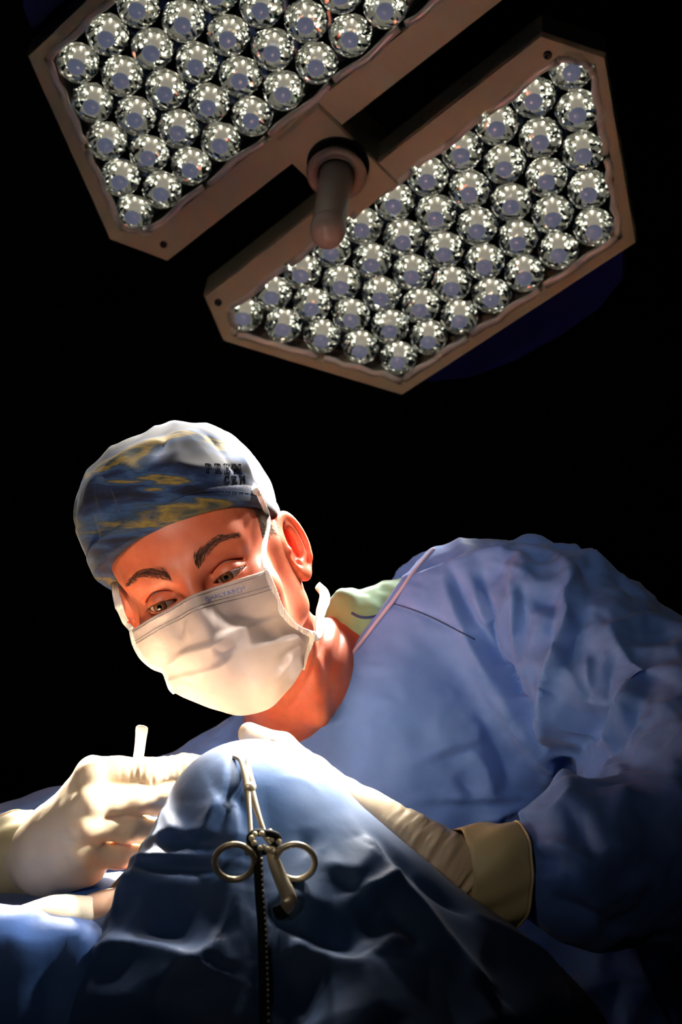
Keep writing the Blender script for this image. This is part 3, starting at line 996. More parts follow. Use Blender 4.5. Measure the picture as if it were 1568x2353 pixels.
NB = w2h(P(680, 1552, 1.42)); TB = w2h(P(860, 1700, 1.55)); TL = w2h(P(860, 1452, 1.50)); TR = w2h(P(660, 1790, 1.55))
FL = 0.56                                 # how far the ears stand off
e1 = np.array([math.sin(FL), math.cos(FL), 0.0]); e3 = np.array([math.cos(FL), -math.sin(FL), 0.0])
e2 = np.array([0.0, 0.16, 0.987]); e2 /= np.linalg.norm(e2)
e1 = np.cross(e2, e3); e1 /= np.linalg.norm(e1); e3 = np.cross(e1, e2)
EAR_C = np.array([0.0790, 0.020, -0.011])
EYE = np.array([0.0315, -0.0770, -0.004]); EYE_R = 0.0121
def f_head(p):
    s = p.copy(); s[:, 0] = np.abs(s[:, 0])
    d = sd_ell(s, (0, 0.012, 0.040), (0.0755, 0.098, 0.083))
    d = smin(d, sd_ell(s, (0, -0.034, 0.035), (0.064, 0.058, 0.055)), 0.02)
    d = smin(d, sd_ell(s, (0, -0.032, -0.045), (0.058, 0.056, 0.068)), 0.03)
    d = smin(d, sd_cone(s, (0.053, 0.002, -0.058), (0.016, -0.070, -0.094), 0.016, 0.017), 0.022)
    d = smin(d, sd_cone(s, (0.060, 0.006, -0.005), (0.054, 0.004, -0.06), 0.014, 0.015), 0.025)
    d = smin(d, sd_sph(s, (0.045, -0.056, -0.030), 0.017), 0.03)
    # brow ridge, socket, nose
    d = smin(d, sd_cone(s, (0.012, -0.0815, 0.0155), (0.044, -0.069, 0.020), 0.0115, 0.011), 0.014)
    d = smax(d, -sd_ell(s, (0.0325, -0.1005, -0.004), (0.021, 0.0165, 0.0125)), 0.009)
    d = smin(d, sd_cone(s, (0, -0.0885, 0.012), (0, -0.107, -0.034), 0.0065, 0.0095), 0.013)
    d = smin(d, sd_sph(s, (0, -0.107, -0.037), 0.011), 0.01)
    # eyelids
    lid = sd_sph(s, EYE, EYE_R + 0.0016)
    d = smin(d, lid, 0.0055)
    # fold above the lid
    fx = np.clip(s[:, 0], 0.019, 0.046)
    fz = EYE[2] + 0.0105 - 26.0 * (fx - 0.0325) ** 2
    fy = s[:, 1]
    groove = np.sqrt((s[:, 0] - fx) ** 2 + (s[:, 2] - fz) ** 2) - 0.0002
    groove = np.maximum(groove, fy + 0.066)
    d = smax(d, -groove, 0.0045)
    # lid opening
    q0 = s[:, 0] - EYE[0] - 0.0003; q1 = s[:, 2] - (EYE[2] - 0.0016 + 0.06 * q0)
    w, hu, hd = 0.0148, 0.0034, 0.0040
    Ru = (w * w + hu * hu) / (2 * hu); Rd = (w * w + hd * hd) / (2 * hd)
    ves = np.maximum(np.hypot(q0, q1 - hu + Ru) - Ru, np.hypot(q0, q1 + hd - Rd) - Rd)
    ves = np.maximum(ves, s[:, 1] + 0.068)
    d = smax(d, -ves, 0.0009)
    # ear
    e = s - EAR_C
    u, v, n = e @ e1, e @ e2, e @ e3
    wid = np.where(v > 0, 0.0180, 0.0180 - 0.10 * np.clip(-v, 0, 0.03))
    k = np.sqrt((u / wid) ** 2 + (v / 0.0310) ** 2) + 1e-6
    el = (k - 1) * np.minimum(wid, 0.022)
    bowl = 0.0050 * k * k - 0.001
    plate = np.maximum(el, np.abs(n - bowl) - 0.0017)
    rim_on = smoothstep(-0.014, -0.002, v + 0.9 * np.maximum(u, 0) - 0.35 * np.maximum(-u, 0))
    rim = np.hypot(el + 0.0016, n - 0.0055) - (0.0008 + 0.0021 * rim_on)
    k2 = np.sqrt(((u + 0.001) / 0.0105) ** 2 + ((v - 0.001) / 0.0195) ** 2)
    anti = np.hypot((k2 - 1) * 0.011, n - 0.0042) - 0.0022
    anti = np.where(u > -0.004, anti, 0.01)
    ear = smin(smin(plate, rim, 0.0025), anti, 0.003)
    ear = smin(ear, np.sqrt(((u + 0.002) / 1.0) ** 2 + ((v + 0.0275)) ** 2 + ((n - 0.003) * 2.0) ** 2) - 0.0085, 0.004)
    ear = smin(ear, np.sqrt((u + 0.0135) ** 2 + (v + 0.004) ** 2 + (n - 0.005) ** 2) - 0.0040, 0.004)
    d = smin(d, ear, 0.005)
    # neck and shoulders below it
    nk = sd_cone(p, (0.004, 0.028, -0.03), NB, 0.056, 0.047)
    nk = smin(nk, sd_cone(p, NB, TB, 0.043, 0.045), 0.02)
    nk = smin(nk, sd_cone(p, NB, TL, 0.046, 0.030), 0.02)
    nk = smin(nk, sd_cone(p, NB, TR, 0.05, 0.05), 0.03)
    # neck tendon from behind the ear towards the breastbone
    nk = smin(nk, sd_cone(p, (0.060, 0.034, -0.048), w2h(P(735, 1650, 1.375)), 0.012, 0.009), 0.016)
    d = smin(d, nk, 0.018)
    return d
gx = np.concatenate([np.arange(-0.115, -0.056, 0.0022), np.arange(-0.056, -0.010, 0.0008), np.arange(-0.010, 0.010, 0.0016), np.arange(0.010, 0.056, 0.0008), np.arange(0.056, 0.120, 0.0012), np.arange(0.120, 0.30, 0.004)])
gy = np.concatenate([np.arange(-0.135, -0.055, 0.0010), np.arange(-0.055, -0.005, 0.002), np.arange(-0.005, 0.055, 0.0013), np.arange(0.055, 0.34, 0.004)])
gz = np.concatenate([np.arange(-0.36, -0.13, 0.0035), np.arange(-0.13, -0.040, 0.0018), np.arange(-0.040, -0.018, 0.0013), np.arange(-0.018, 0.014, 0.0007), np.arange(0.014, 0.034, 0.0013), np.arange(0.034, 0.135, 0.003)])
HV, HF = sdf_mesh(f_head, gx, gy, gz)
HV = relax(HV, HF, 2, 0.4)
M_SKIN = mat('skin', srgb(207, 106, 72), 0.48, spec=0.42, sss=0.35, sss_r=(1.0, 0.28, 0.12), sss_s=0.010)
add_mottle(M_SKIN, srgb(197, 96, 64), srgb(215, 118, 84), 40, 4)
add_bump(M_SKIN, 520, 0.22, 0.0006, 'NOISE', detail=5)
HW = h2w(HV); HN = vnormals(HW, HF)
NECK_FOLDS = [([(752, 1392), (750, 1440), (735, 1500), (700, 1580), (655, 1640)], 0.004, 0.006, -0.0022, 0.4),
              ([(775, 1400), (785, 1450), (775, 1510), (740, 1580)], 0.004, 0.007, -0.0020, 0.3),
              ([(700, 1500), (690, 1560), (650, 1615)], 0.004, 0.004, -0.0012, 0.3),
              ([(764, 1396), (768, 1450), (756, 1510)], 0.005, 0.005, 0.0016, 0.3)]
HW = HW + HN * fold_disp(HW, HN, HF, NECK_FOLDS, 1.5)[:, None]
body = obj('body', HW, HF, M_SKIN, surgeon)
HEAD_TREE = BVHTree.FromPolygons([tuple(v) for v in HV], [tuple(map(int, f)) for f in HF])

# ---- eyes
def eye_mat():
    m = mat('eyeball', srgb(200, 180, 170), 0.08, spec=0.8, sss=0.1)
    N, L, B = nodes(m)
    tc = N.new('ShaderNodeTexCoord')
    sx = N.new('ShaderNodeSeparateXYZ'); L.new(tc.outputs['Object'], sx.inputs[0])
    # distance from the gaze axis (object -Y)
    cmb = N.new('ShaderNodeCombineXYZ'); L.new(sx.outputs['X'], cmb.inputs['X']); L.new(sx.outputs['Z'], cmb.inputs['Y'])
    ln = N.new('ShaderNodeVectorMath'); ln.operation = 'LENGTH'; L.new(cmb.outputs[0], ln.inputs[0])
    r = N.new('ShaderNodeValToRGB'); mr = N.new('ShaderNodeMapRange'); mr.inputs['From Max'].default_value = 0.0122
    L.new(ln.outputs['Value'], mr.inputs['Value']); L.new(mr.outputs['Result'], r.inputs['Fac'])
    el = r.color_ramp.elements
    el[0].position = 0.0; el[0].color = (0.004, 0.003, 0.003, 1)
    el[1].position = 0.17; el[1].color = (0.004, 0.003, 0.003, 1)
    for p_, c in ((0.20, srgb(128, 82, 48)), (0.40, srgb(104, 66, 40)), (0.47, srgb(40, 26, 20)), (0.53, srgb(172, 146, 134)), (1.0, srgb(160, 110, 96))):
        q = el.new(p_); q.color = c
    L.new(r.outputs['Color'], B.inputs['Base Color'])
    return m
M_EYE = eye_mat()
GAZE = Matrix.Rotation(math.radians(-9), 3, 'X').to_quaternion()
HRm = Matrix([list(r) for r in HR])
for sgn in (1, -1):
    V, F = ball((0, 0, 0), EYE_R, 32, 24)
    Vb = V.copy()
    # cornea bulge on the gaze axis
    fr = np.exp(-((V[:, 0] ** 2 + V[:, 2] ** 2) / 0.0055 ** 2)) * (V[:, 1] < 0)
    Vb[:, 1] -= 0.0009 * fr
    e = link('eye', mesh_data('eye', Vb, F), M_EYE, surgeon)
    e.location = Vector(h2w(EYE * np.array([sgn, 1, 1]))) - surgeon.location
    e.rotation_mode = 'QUATERNION'
    e.rotation_quaternion = HRm.to_quaternion() @ Matrix.Rotation(math.radians(-7), 3, 'Z').to_quaternion() @ Matrix.Rotation(math.radians(9), 3, 'X').to_quaternion()

# ---- hair strands: brows, lashes, sideburn
M_HAIR = mat('brown_hair', srgb(66, 44, 32), 0.6)
M_HAIRL = mat('pale_brown_hair', srgb(96, 72, 48), 0.45)  # a lighter brown for the sideburn strands
rh = random.Random(11)
def front_hit(x, z, y0=-0.2):
    h = HEAD_TREE.ray_cast(Vector((x, y0, z)), Vector((0, 1, 0)))
    return (np.array(h[0]), np.array(h[1])) if h[0] is not None else (None, None)
def strand(root, nrm, dirv, length, rad, lift=0.3, curl=0.0):
    pts = []
    dv = np.asarray(dirv, float); dv = dv / np.linalg.norm(dv)
    for t in (0, 0.5, 1.0):
        pts.append(root - nrm * 0.0002 + dv * length * t + nrm * (lift * length * (t - 0.45 * t * t)) + np.array([0, 0, curl * t * t]))
    V, F = [], []
    u, v = frame_of(dv)
    for i, (q, r) in enumerate(zip(pts, (rad, rad * 0.75, rad * 0.1))):
        for k in range(3):
            a = 2.094 * k
            V.append(q + r * (math.cos(a) * u + math.sin(a) * v))
    for i in range(2):
        for k in range(3):
            a, b = i * 3 + k, i * 3 + (k + 1) % 3
            F.append((a, b, b + 3, a + 3))
    return np.array(V), F
for sgn in (1, -1):
    parts = []
    for _ in range(520):
        t = rh.random() ** 1.35
        x = 0.0118 + 0.0405 * t
        zc = 0.0145 + 0.0125 * math.sin(min(1, t * 1.25) * 1.7) - 0.010 * max(0, t - 0.6)
        wd = 0.0068 * (1 - 0.60 * t)
        z = zc + rh.uniform(-wd, wd) * 0.9
        r_, n_ = front_hit(sgn * x, z)
        if r_ is None: continue
        ang = 1.15 * (1 - t) ** 1.4 - 0.25 * t + rh.uniform(-0.25, 0.25) - (0.35 if z > zc else -0.2)
        dv = np.array([sgn * math.cos(ang), 0.25 * t, math.sin(ang)])
        dv = dv - n_ * (dv @ n_)
        parts.append(strand(r_, n_, dv, rh.uniform(0.005, 0.0085) * (1 - 0.35 * t), 0.00017, 0.14))
    V, F = join_vf(parts)
    tag(obj('eyebrow', h2w(V), F, M_HAIR, surgeon, smooth=False), kind='stuff')
    parts = []
    for _ in range(70):
        q0 = rh.uniform(-0.0135, 0.0138)
        w, hu = 0.0148, 0.0034
        Ru = (w * w + hu * hu) / (2 * hu)
        q1 = hu - Ru + math.sqrt(Ru * Ru - q0 * q0)
        x = EYE[0] + 0.0003 + q0; z = EYE[2] - 0.0016 + 0.06 * q0 + q1 + 0.0004
        dy = math.sqrt(max(0, (EYE_R + 0.0016) ** 2 - (x - EYE[0]) ** 2 - (z - EYE[2]) ** 2))
        root = np.array([sgn * x, EYE[1] - dy, z])
        dv = np.array([sgn * (0.35 * q0 / 0.014 + 0.1), -0.75, -0.55])
        parts.append(strand(root, np.array([0, -1.0, 0]), dv, rh.uniform(0.005, 0.0075), 0.00018, 0.0, 0.0022))
    V, F = join_vf(parts)
    tag(obj('eyelashes', h2w(V), F, M_HAIR, surgeon, smooth=False), kind='stuff')
parts = []
for _ in range(620):
    z = rh.uniform(0.010, 0.040); y = rh.uniform(-0.042, -0.014) + 0.25 * max(0, 0.036 - z)
    if y > 0.002: continue
    h = HEAD_TREE.ray_cast(Vector((0.2, y, z)), Vector((-1, 0, 0)))
    if h[0] is None: continue
    n_ = np.array(h[1])
    dv = np.array([0.0, 0.8 + rh.uniform(-0.2, 0.2), -0.55 + rh.uniform(-0.3, 0.3)]); dv = dv - n_ * (dv @ n_)
    parts.append(strand(np.array(h[0]), n_, dv, rh.uniform(0.007, 0.014), 0.00024, 0.12))
V, F = join_vf(parts)
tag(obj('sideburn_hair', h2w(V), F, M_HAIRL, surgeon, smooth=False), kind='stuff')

# ---- scrub cap
CAPC, CAPR, CAPN = np.array([-0.006, 0.022, 0.050]), np.array([0.0865, 0.114, 0.0885]), 2.6
def cap_shape(p):
    q = p - CAPC
    k = (np.abs(q / CAPR) ** CAPN).sum(1) ** (1 / CAPN) + 1e-9
    d = np.linalg.norm(q, axis=1) * (1 - 1 / k)
    return smin(d, sd_ell(p, (-0.052, 0.06, 0.06), (0.045, 0.06, 0.05)), 0.03)
def cap_edge(p):
    return (0.0535 - 0.32 * (p[:, 1] + 0.085) + 1.6 * np.maximum(0, np.abs(p[:, 0]) - 0.06) ** 1.5 * 0) - p[:, 2]
def f_cap(p):
    d = cap_shape(p)
    d = smax(d, cap_edge(p), 0.004)
    return d
cx_ = axis_pts(-0.118, 0.10, 0.0024); cy_ = axis_pts(-0.11, 0.16, 0.0024); cz_ = axis_pts(-0.06, 0.165, 0.0024)
V, F = sdf_mesh(f_cap, cx_, cy_, cz_)
N = vnormals(V, F)
dtop = smoothstep(0.012, 0.045, -cap_edge(V))
V = V + N * (dtop * (vnoise(V * 28) * 0.0035 + (0.5 - np.abs(vnoise(V * np.array([46, 30, 30]) + 4))) * 0.004 + vnoise(V * 75 + 5) * 0.0008))[:, None]
VW = h2w(V); N = vnormals(VW, F)
CAP_FOLDS = [
    ([(232, 1080), (262, 1062), (320, 1030), (372, 1010)], 0.008, 0.010, 0.004, 0.3),
    ([(380, 1000), (372, 1020), (362, 1045)], 0.005, 0.006, -0.006, 0.3),
    ([(390, 992), (440, 1000), (470, 1012)], 0.012, 0.012, 0.004, 0.3),
    ([(478, 1000), (500, 1020), (530, 1065), (552, 1090)], 0.004, 0.006, -0.004, 0.4),
    ([(520, 1005), (545, 1040), (575, 1085)], 0.008, 0.008, 0.004, 0.3),
    ([(240, 1082), (242, 1120), (255, 1170), (270, 1210)], 0.010, 0.012, -0.007, 0.4),
    ([(225, 1095), (228, 1140), (240, 1190)], 0.006, 0.006, 0.005, 0.4),
    ([(270, 1062), (300, 1080), (340, 1110)], 0.010, 0.010, 0.003, 0.3),
    ([(400, 1060), (450, 1075), (520, 1080)], 0.012, 0.014, 0.003, 0.3),
    ([(205, 1180), (215, 1230), (235, 1280)], 0.008, 0.008, -0.005, 0.4),
]
VW = VW + N * fold_disp(VW, N, F, CAP_FOLDS)[:, None]
def cap_mat():
    m = mat('patterned_cotton', (0.02, 0.04, 0.12, 1), 0.75, spec=0.25, sheen=0.2)
    N_, L, B = nodes(m)
    tc = N_.new('ShaderNodeTexCoord')
    mp = N_.new('ShaderNodeMapping'); mp.inputs['Scale'].default_value = (5.5, 5.5, 21); mp.inputs['Rotation'].default_value = (0.2, 0.55, 0.0)
    L.new(tc.outputs['Object'], mp.inputs['Vector'])
    n1 = N_.new('ShaderNodeTexNoise'); n1.inputs['Scale'].default_value = 1.6; n1.inputs['Detail'].default_value = 6; n1.inputs['Distortion'].default_value = 1.1
    L.new(mp.outputs[0], n1.inputs['Vector'])
    r1 = N_.new('ShaderNodeValToRGB'); L.new(n1.outputs['Fac'], r1.inputs['Fac'])
    el = r1.color_ramp.elements
    el[0].position = 0.30; el[0].color = srgb(5, 8, 20)
    el[1].position = 0.80; el[1].color = srgb(104, 124, 142)
    for p_, c in ((0.41, srgb(10, 16, 38)), (0.47, srgb(22, 40, 76)), (0.52, srgb(44, 70, 108)), (0.555, srgb(46, 60, 76)), (0.60, srgb(132, 108, 46)), (0.65, srgb(62, 66, 58)), (0.70, srgb(18, 30, 60))):
        q = el.new(p_); q.color = c
    # fine brush-like streaks
    mp2 = N_.new('ShaderNodeMapping'); mp2.inputs['Scale'].default_value = (36, 36, 190); mp2.inputs['Rotation'].default_value = (0.1, 0.35, 0.0)
    L.new(tc.outputs['Object'], mp2.inputs['Vector'])
    n2 = N_.new('ShaderNodeTexNoise'); n2.inputs['Scale'].default_value = 2.0; n2.inputs['Detail'].default_value = 3; n2.inputs['Distortion'].default_value = 1.5
    L.new(mp2.outputs[0], n2.inputs['Vector'])
    mx = N_.new('ShaderNodeMix'); mx.data_type = 'RGBA'; mx.blend_type = 'OVERLAY'; mx.inputs['Factor'].default_value = 0.6
    L.new(r1.outputs['Color'], mx.inputs['A']); L.new(n2.outputs['Fac'], mx.inputs['B']); L.new(mx.outputs['Result'], B.inputs['Base Color'])
    return m
M_CAP = cap_mat()
cap = obj('scrub_cap', VW, F, M_CAP, surgeon)
tag(cap, 'blue and ochre streaked cotton scrub cap')
CAP_TREE = BVHTree.FromPolygons([tuple(v) for v in VW], [tuple(map(int, f)) for f in F])
M_BAND = cap_mat(); M_BAND.name = 'patterned_cotton_band'
def f_band(p):
    e = -cap_edge(p)
    d = cap_shape(p) - 0.0016
    return smax(smax(d, -e - 0.001, 0.002), e - 0.0185, 0.002)
V, F = sdf_mesh(f_band, axis_pts(-0.118, 0.10, 0.0017), axis_pts(-0.11, 0.16, 0.0017), axis_pts(-0.06, 0.1, 0.0015))
V = relax(V, F, 5, 0.5)
N = vnormals(V, F)
V = V + N * (vnoise(V * 40 + 8) * 0.0009)[:, None]
band = obj('cap_band', h2w(V), F, M_BAND, cap)
BAND_TREE = BVHTree.FromPolygons([tuple(v) for v in h2w(V)], [tuple(map(int, f)) for f in F])
M_INK = mat('black_print', srgb(10, 11, 16), 0.95, spec=0.05)
def ray_on(trees, px, py, off):
    d = Vector(P(px, py, 1.0) - CAM).normalized()
    best = None
    for t in trees:
        h = t.ray_cast(Vector(CAM), d)
        if h[0] is not None and (best is None or h[3] < best[3]): best = h
    if best is None: return None
    return np.array(best[0]) - np.array(d) * off
# seam stitches along the top of the band
parts = []
for t in np.linspace(0, 1, 58):
    pa = catmull([(392, 1152), (430, 1138), (480, 1131), (530, 1130), (570, 1134), (598, 1142)], 5)  # coarse guide
    line = catmull([(392, 1152), (430, 1138), (480, 1131), (530, 1130), (570, 1134), (598, 1142)], 117)
    i = int(t * 114)
    a, b = ray_on([CAP_TREE, BAND_TREE], *line[i], 0.0004), ray_on([CAP_TREE, BAND_TREE], *line[i + 1], 0.0004)
    if a is not None and b is not None and np.linalg.norm(a - b) < 0.01:
        parts.append(tube([a, b], 0.00035, 5))
V, F = join_vf(parts)
tag(obj('stitching', V, F, M_INK, cap), kind='stuff')
# outlined serif capitals printed on the cap: PREM over CEN
GLY = {
 'P': [[(0, 0), (0, .08), (.08, .1), (.08, .9), (0, .92), (0, 1), (.5, 1), (.68, .9), (.72, .72), (.66, .55), (.5, .46), (.28, .45), (.28, .1), (.38, .08), (.38, 0), (0, 0)], [(.28, .54), (.28, .91), (.42, .9), (.5, .8), (.5, .64), (.42, .55), (.28, .54)]],
 'R': [[(0, 0), (0, .08), (.08, .1), (.08, .9), (0, .92), (0, 1), (.5, 1), (.68, .92), (.72, .75), (.66, .58), (.52, .5), (.74, .1), (.82, .08), (.82, 0), (.58, 0), (.36, .46), (.28, .46), (.28, .1), (.36, .08), (.36, 0), (0, 0)], [(.28, .56), (.28, .91), (.42, .9), (.5, .82), (.5, .66), (.42, .56), (.28, .56)]],
 'E': [[(0, 0), (0, .08), (.08, .1), (.08, .9), (0, .92), (0, 1), (.68, 1), (.68, .72), (.6, .72), (.54, .9), (.28, .9), (.28, .56), (.42, .56), (.46, .66), (.54, .66), (.54, .36), (.46, .36), (.42, .46), (.28, .46), (.28, .1), (.56, .1), (.64, .3), (.72, .3), (.7, 0), (0, 0)]],
 'M': [[(0, 0), (0, .08), (.08, .1), (.08, .9), (0, .92), (0, 1), (.3, 1), (.5, .38), (.7, 1), (1, 1), (1, .92), (.92, .9), (.92, .1), (1, .08), (1, 0), (.64, 0), (.64, .08), (.73, .1), (.73, .72), (.5, .02), (.42, .02), (.18, .74), (.18, .1), (.28, .08), (.28, 0), (0, 0)]],
 'C': [[(.74, .28), (.66, .08), (.44, -.02), (.2, .06), (.04, .3), (.04, .7), (.2, .94), (.44, 1.02), (.62, .95), (.66, 1), (.74, 1), (.74, .66), (.66, .66), (.6, .84), (.44, .92), (.3, .84), (.24, .66), (.24, .34), (.3, .16), (.44, .08), (.58, .14), (.66, .32), (.74, .28)]],
 'N': [[(0, 0), (0, .08), (.08, .1), (.08, .9), (0, .92), (0, 1), (.28, 1), (.68, .36), (.68, .9), (.6, .92), (.6, 1), (.88, 1), (.88, .92), (.8, .9), (.8, 0), (.68, 0), (.18, .78), (.18, .1), (.28, .08), (.28, 0), (0, 0)]],
}
parts = []
def word(txt, x, y, dx, dy, size, shear):
    """each letter starts at pixel (x, y) and the baseline runs along (dx, dy)"""
    for ch in txt:
        for outl in GLY[ch]:
            pts = []
            for gx_, gy_ in outl:
                pts.append((x + gx_ * dx * 0.80 + gy_ * shear, y + gx_ * dy * 0.80 - gy_ * size))
            w3 = [ray_on([CAP_TREE, BAND_TREE], *q, 0.0005) for q in pts]
            for a, b in zip(w3[:-1], w3[1:]):
                if a is not None and b is not None and np.linalg.norm(a - b) < 0.02:
                    parts.append(tube([a, b], 0.00027, 5))
        x += dx * (1.18 if ch == 'M' else 0.92); y += dy * 0.92
word('PREM', 474, 1087, 23, 0.4, 22, -2)
word('CEN', 517, 1110, 19, 0.6, 17, -2)
V, F = join_vf(parts)
obj('lettering', V, F, M_INK, cap)

# ---- face mask
MASK = [
 [(302, 1447, -.028), (345, 1420, -.064), (395, 1394, -.086), (440, 1368, -.104), (482, 1352, -.094), (545, 1332, -.070), (612, 1309, -.018)],
 [(316, 1490, -.033), (360, 1464, -.078), (410, 1440, -.102), (460, 1415, -.124), (512, 1400, -.106), (575, 1385, -.078), (636, 1368, -.020)],
 [(342, 1524, -.040), (384, 1507, -.086), (430, 1490, -.113), (485, 1472, -.129), (545, 1455, -.110), (608, 1438, -.078), (662, 1424, -.022)],
 [(377, 1541, -.045), (410, 1540, -.086), (455, 1535, -.115), (515, 1525, -.124), (580, 1508, -.106), (640, 1488, -.072), (712, 1458, -.012)],
 [(392, 1574, -.050), (435, 1588, -.086), (480, 1588, -.109), (545, 1583, -.116), (608, 1563, -.097), (660, 1532, -.062), (702, 1498, -.014)],
 [(400, 1589, -.046), (440, 1609, -.076), (500, 1632, -.096), (560, 1643, -.100), (622, 1624, -.082), (670, 1576, -.052), (696, 1535, -.022)],
 [(408, 1586, -.030), (450, 1602, -.056), (505, 1618, -.072), (560, 1626, -.074), (614, 1610, -.058), (656, 1566, -.032), (688, 1530, -.008)],
]
def on_head(px, py, off=0.0, y_default=0.0):
    """world point on the skin, cap or band under a pixel, lifted by off towards the viewer"""
    o = w2h(CAM); d = w2h(P(px, py, 1.0)) - o; d /= np.linalg.norm(d)
    best = None
    h = HEAD_TREE.ray_cast(Vector(o), Vector(d))
    if h[0] is not None: best = h2w(np.array(h[0]))
    c = ray_on([CAP_TREE, BAND_TREE], px, py, 0.0)
    if c is not None and (best is None or np.linalg.norm(c - CAM) < np.linalg.norm(best - CAM)): best = c
    if best is None: return h2w(H(px, py, y_default))
    v = best - CAM
    return best - v / np.linalg.norm(v) * off
def ctl(px, py, c):
    """mask control point: at local depth c or, where the face is nearer, 4 mm in front of it"""
    o = w2h(CAM); d = w2h(P(px, py, 1.0)) - o; d /= np.linalg.norm(d)
    h = HEAD_TREE.ray_cast(Vector(o), Vector(d))
    if h[0] is not None: c = min(c, h[0][1] - 0.004)
    return H(px, py, c)
def push_off(V, gap):
    """lift the cloth forward, smoothly, where the face would show through it"""
    L = w2h(V).astype(np.float32); dy = np.zeros(len(L))
    for _ in range(8):
        Q = L.copy(); Q[:, 1] -= dy
        dy = dy + np.maximum(0, gap - f_head(Q)) * 1.05
    G = dy.reshape(MVn, MU)
    for _ in range(3):
        Gp = np.pad(G, 1, mode='edge')
        G = np.maximum.reduce([Gp[i:i + MVn, j:j + MU] for i in (0, 1, 2) for j in (0, 1, 2)])
    for _ in range(6):
        Gp = np.pad(G, 1, mode='edge')
        G = sum(Gp[i:i + MVn, j:j + MU] for i in (0, 1, 2) for j in (0, 1, 2)) / 9
    L[:, 1] -= G.ravel()
    return h2w(L)
def relax_grid(V, nv, nu, it):
    G = V.reshape(nv, nu, 3).copy()
    for _ in range(it):
        G[1:-1, 1:-1] = 0.5 * G[1:-1, 1:-1] + 0.125 * (G[:-2, 1:-1] + G[2:, 1:-1] + G[1:-1, :-2] + G[1:-1, 2:])
    return G.reshape(-1, 3)
MC = np.array([[ctl(*q) for q in row] for row in MASK])
MU, MVn = 97, 91
rows_ = np.array([catmull(r, MU) for r in MC])
MG = np.array([catmull(rows_[:, j], MVn) for j in range(MU)]).transpose(1, 0, 2)   # [v][u]
V = h2w(MG.reshape(-1, 3))
F = np.array([(i * MU + j, i * MU + j + 1, (i + 1) * MU + j + 1, (i + 1) * MU + j) for i in range(MVn - 1) for j in range(MU - 1)])
N = vnormals(V, F)
if N.mean(0) @ AF > 0:
    F = F[:, ::-1].copy(); N = -N
MASK_FOLDS = [
    ([(384, 1530), (426, 1502), (490, 1481), (528, 1453), (637, 1418)], 0.004, 0.012, 0.0040, 0.4),
    ([(400, 1500), (470, 1470), (520, 1445), (620, 1412)], 0.008, 0.008, -0.0028, 0.3),
    ([(541, 1490), (520, 1516), (490, 1537), (395, 1560)], 0.010, 0.003, 0.0042, 0.4),
    ([(490, 1484), (512, 1500), (541, 1488)], 0.004, 0.006, -0.0035, 0.2),
    ([(420, 1540), (470, 1548), (520, 1532)], 0.008, 0.008, -0.0025, 0.2),
    ([(497, 1390), (539, 1416), (616, 1420)], 0.006, 0.010, -0.0035, 0.3),
    ([(419, 1412), (416, 1440), (412, 1470)], 0.006, 0.006, -0.0030, 0.3),
    ([(436, 1400), (432, 1440), (440, 1470)], 0.006, 0.008, 0.0020, 0.2),
    ([(395, 1562), (440, 1575), (500, 1600)], 0.004, 0.008, 0.0025, 0.3),
    ([(540, 1520), (570, 1560), (600, 1600)], 0.008, 0.008, 0.0022, 0.2),
    ([(560, 1495), (620, 1480), (690, 1462)], 0.005, 0.010, 0.0028, 0.4),
    ([(640, 1530), (660, 1500), (700, 1478)], 0.006, 0.006, -0.0025, 0.3),
    ([(620, 1580), (650, 1540), (672, 1510)], 0.006, 0.008, 0.0022, 0.3),
    ([(500, 1440), (540, 1440), (590, 1432)], 0.010, 0.008, 0.0018, 0.2),
]
hem = np.repeat(smoothstep(0.10, 0.20, np.linspace(0, 1, MVn)), MU)
V = V + N * (fold_disp(V, N, F, MASK_FOLDS) * (0.25 + 0.75 * hem) + vnoise(V * 55) * 0.0007 * hem)[:, None]
V = push_off(V, 0.0025)
N = vnormals(V, F)
MW, MN = V.reshape(MVn, MU, 3), N.reshape(MVn, MU, 3)
M_MASK = mat('white_mask_fabric', srgb(200, 180, 172), 0.75, spec=0.25, sss=0.15, sss_r=(1, 0.8, 0.7), sss_s=0.004)
add_bump(M_MASK, 500, 0.15, 0.0006)
mask = obj('face_mask', V, F, M_MASK, surgeon)
tag(mask, 'white pleated surgical face mask')
sol = mask.modifiers.new('solid', 'SOLIDIFY'); sol.thickness = 0.0012; sol.offset = -1
def mpt(u, v, off=0.0004):
    """point on the mask, u and v in 0..1"""
    x, y = u * (MU - 1), v * (MVn - 1)
    i, j = min(int(y), MVn - 2), min(int(x), MU - 2); a, b = y - i, x - j
    def bl(G): return (G[i, j] * (1 - a) * (1 - b) + G[i, j + 1] * (1 - a) * b + G[i + 1, j] * a * (1 - b) + G[i + 1, j + 1] * a * b)
    return bl(MW) + bl(MN) * off
M_STITCH = mat('mask_weld_mark', srgb(120, 112, 116), 0.8)
for vv in (0.022, 0.098, 0.122):
    parts = []
    for t in np.linspace(0.015, 0.985, 92):
        parts.append(tube([mpt(t - 0.0032, vv), mpt(t + 0.0032, vv)], 0.00030, 5))
    tag(obj('weld_marks', *join_vf(parts), M_STITCH, mask), kind='stuff')
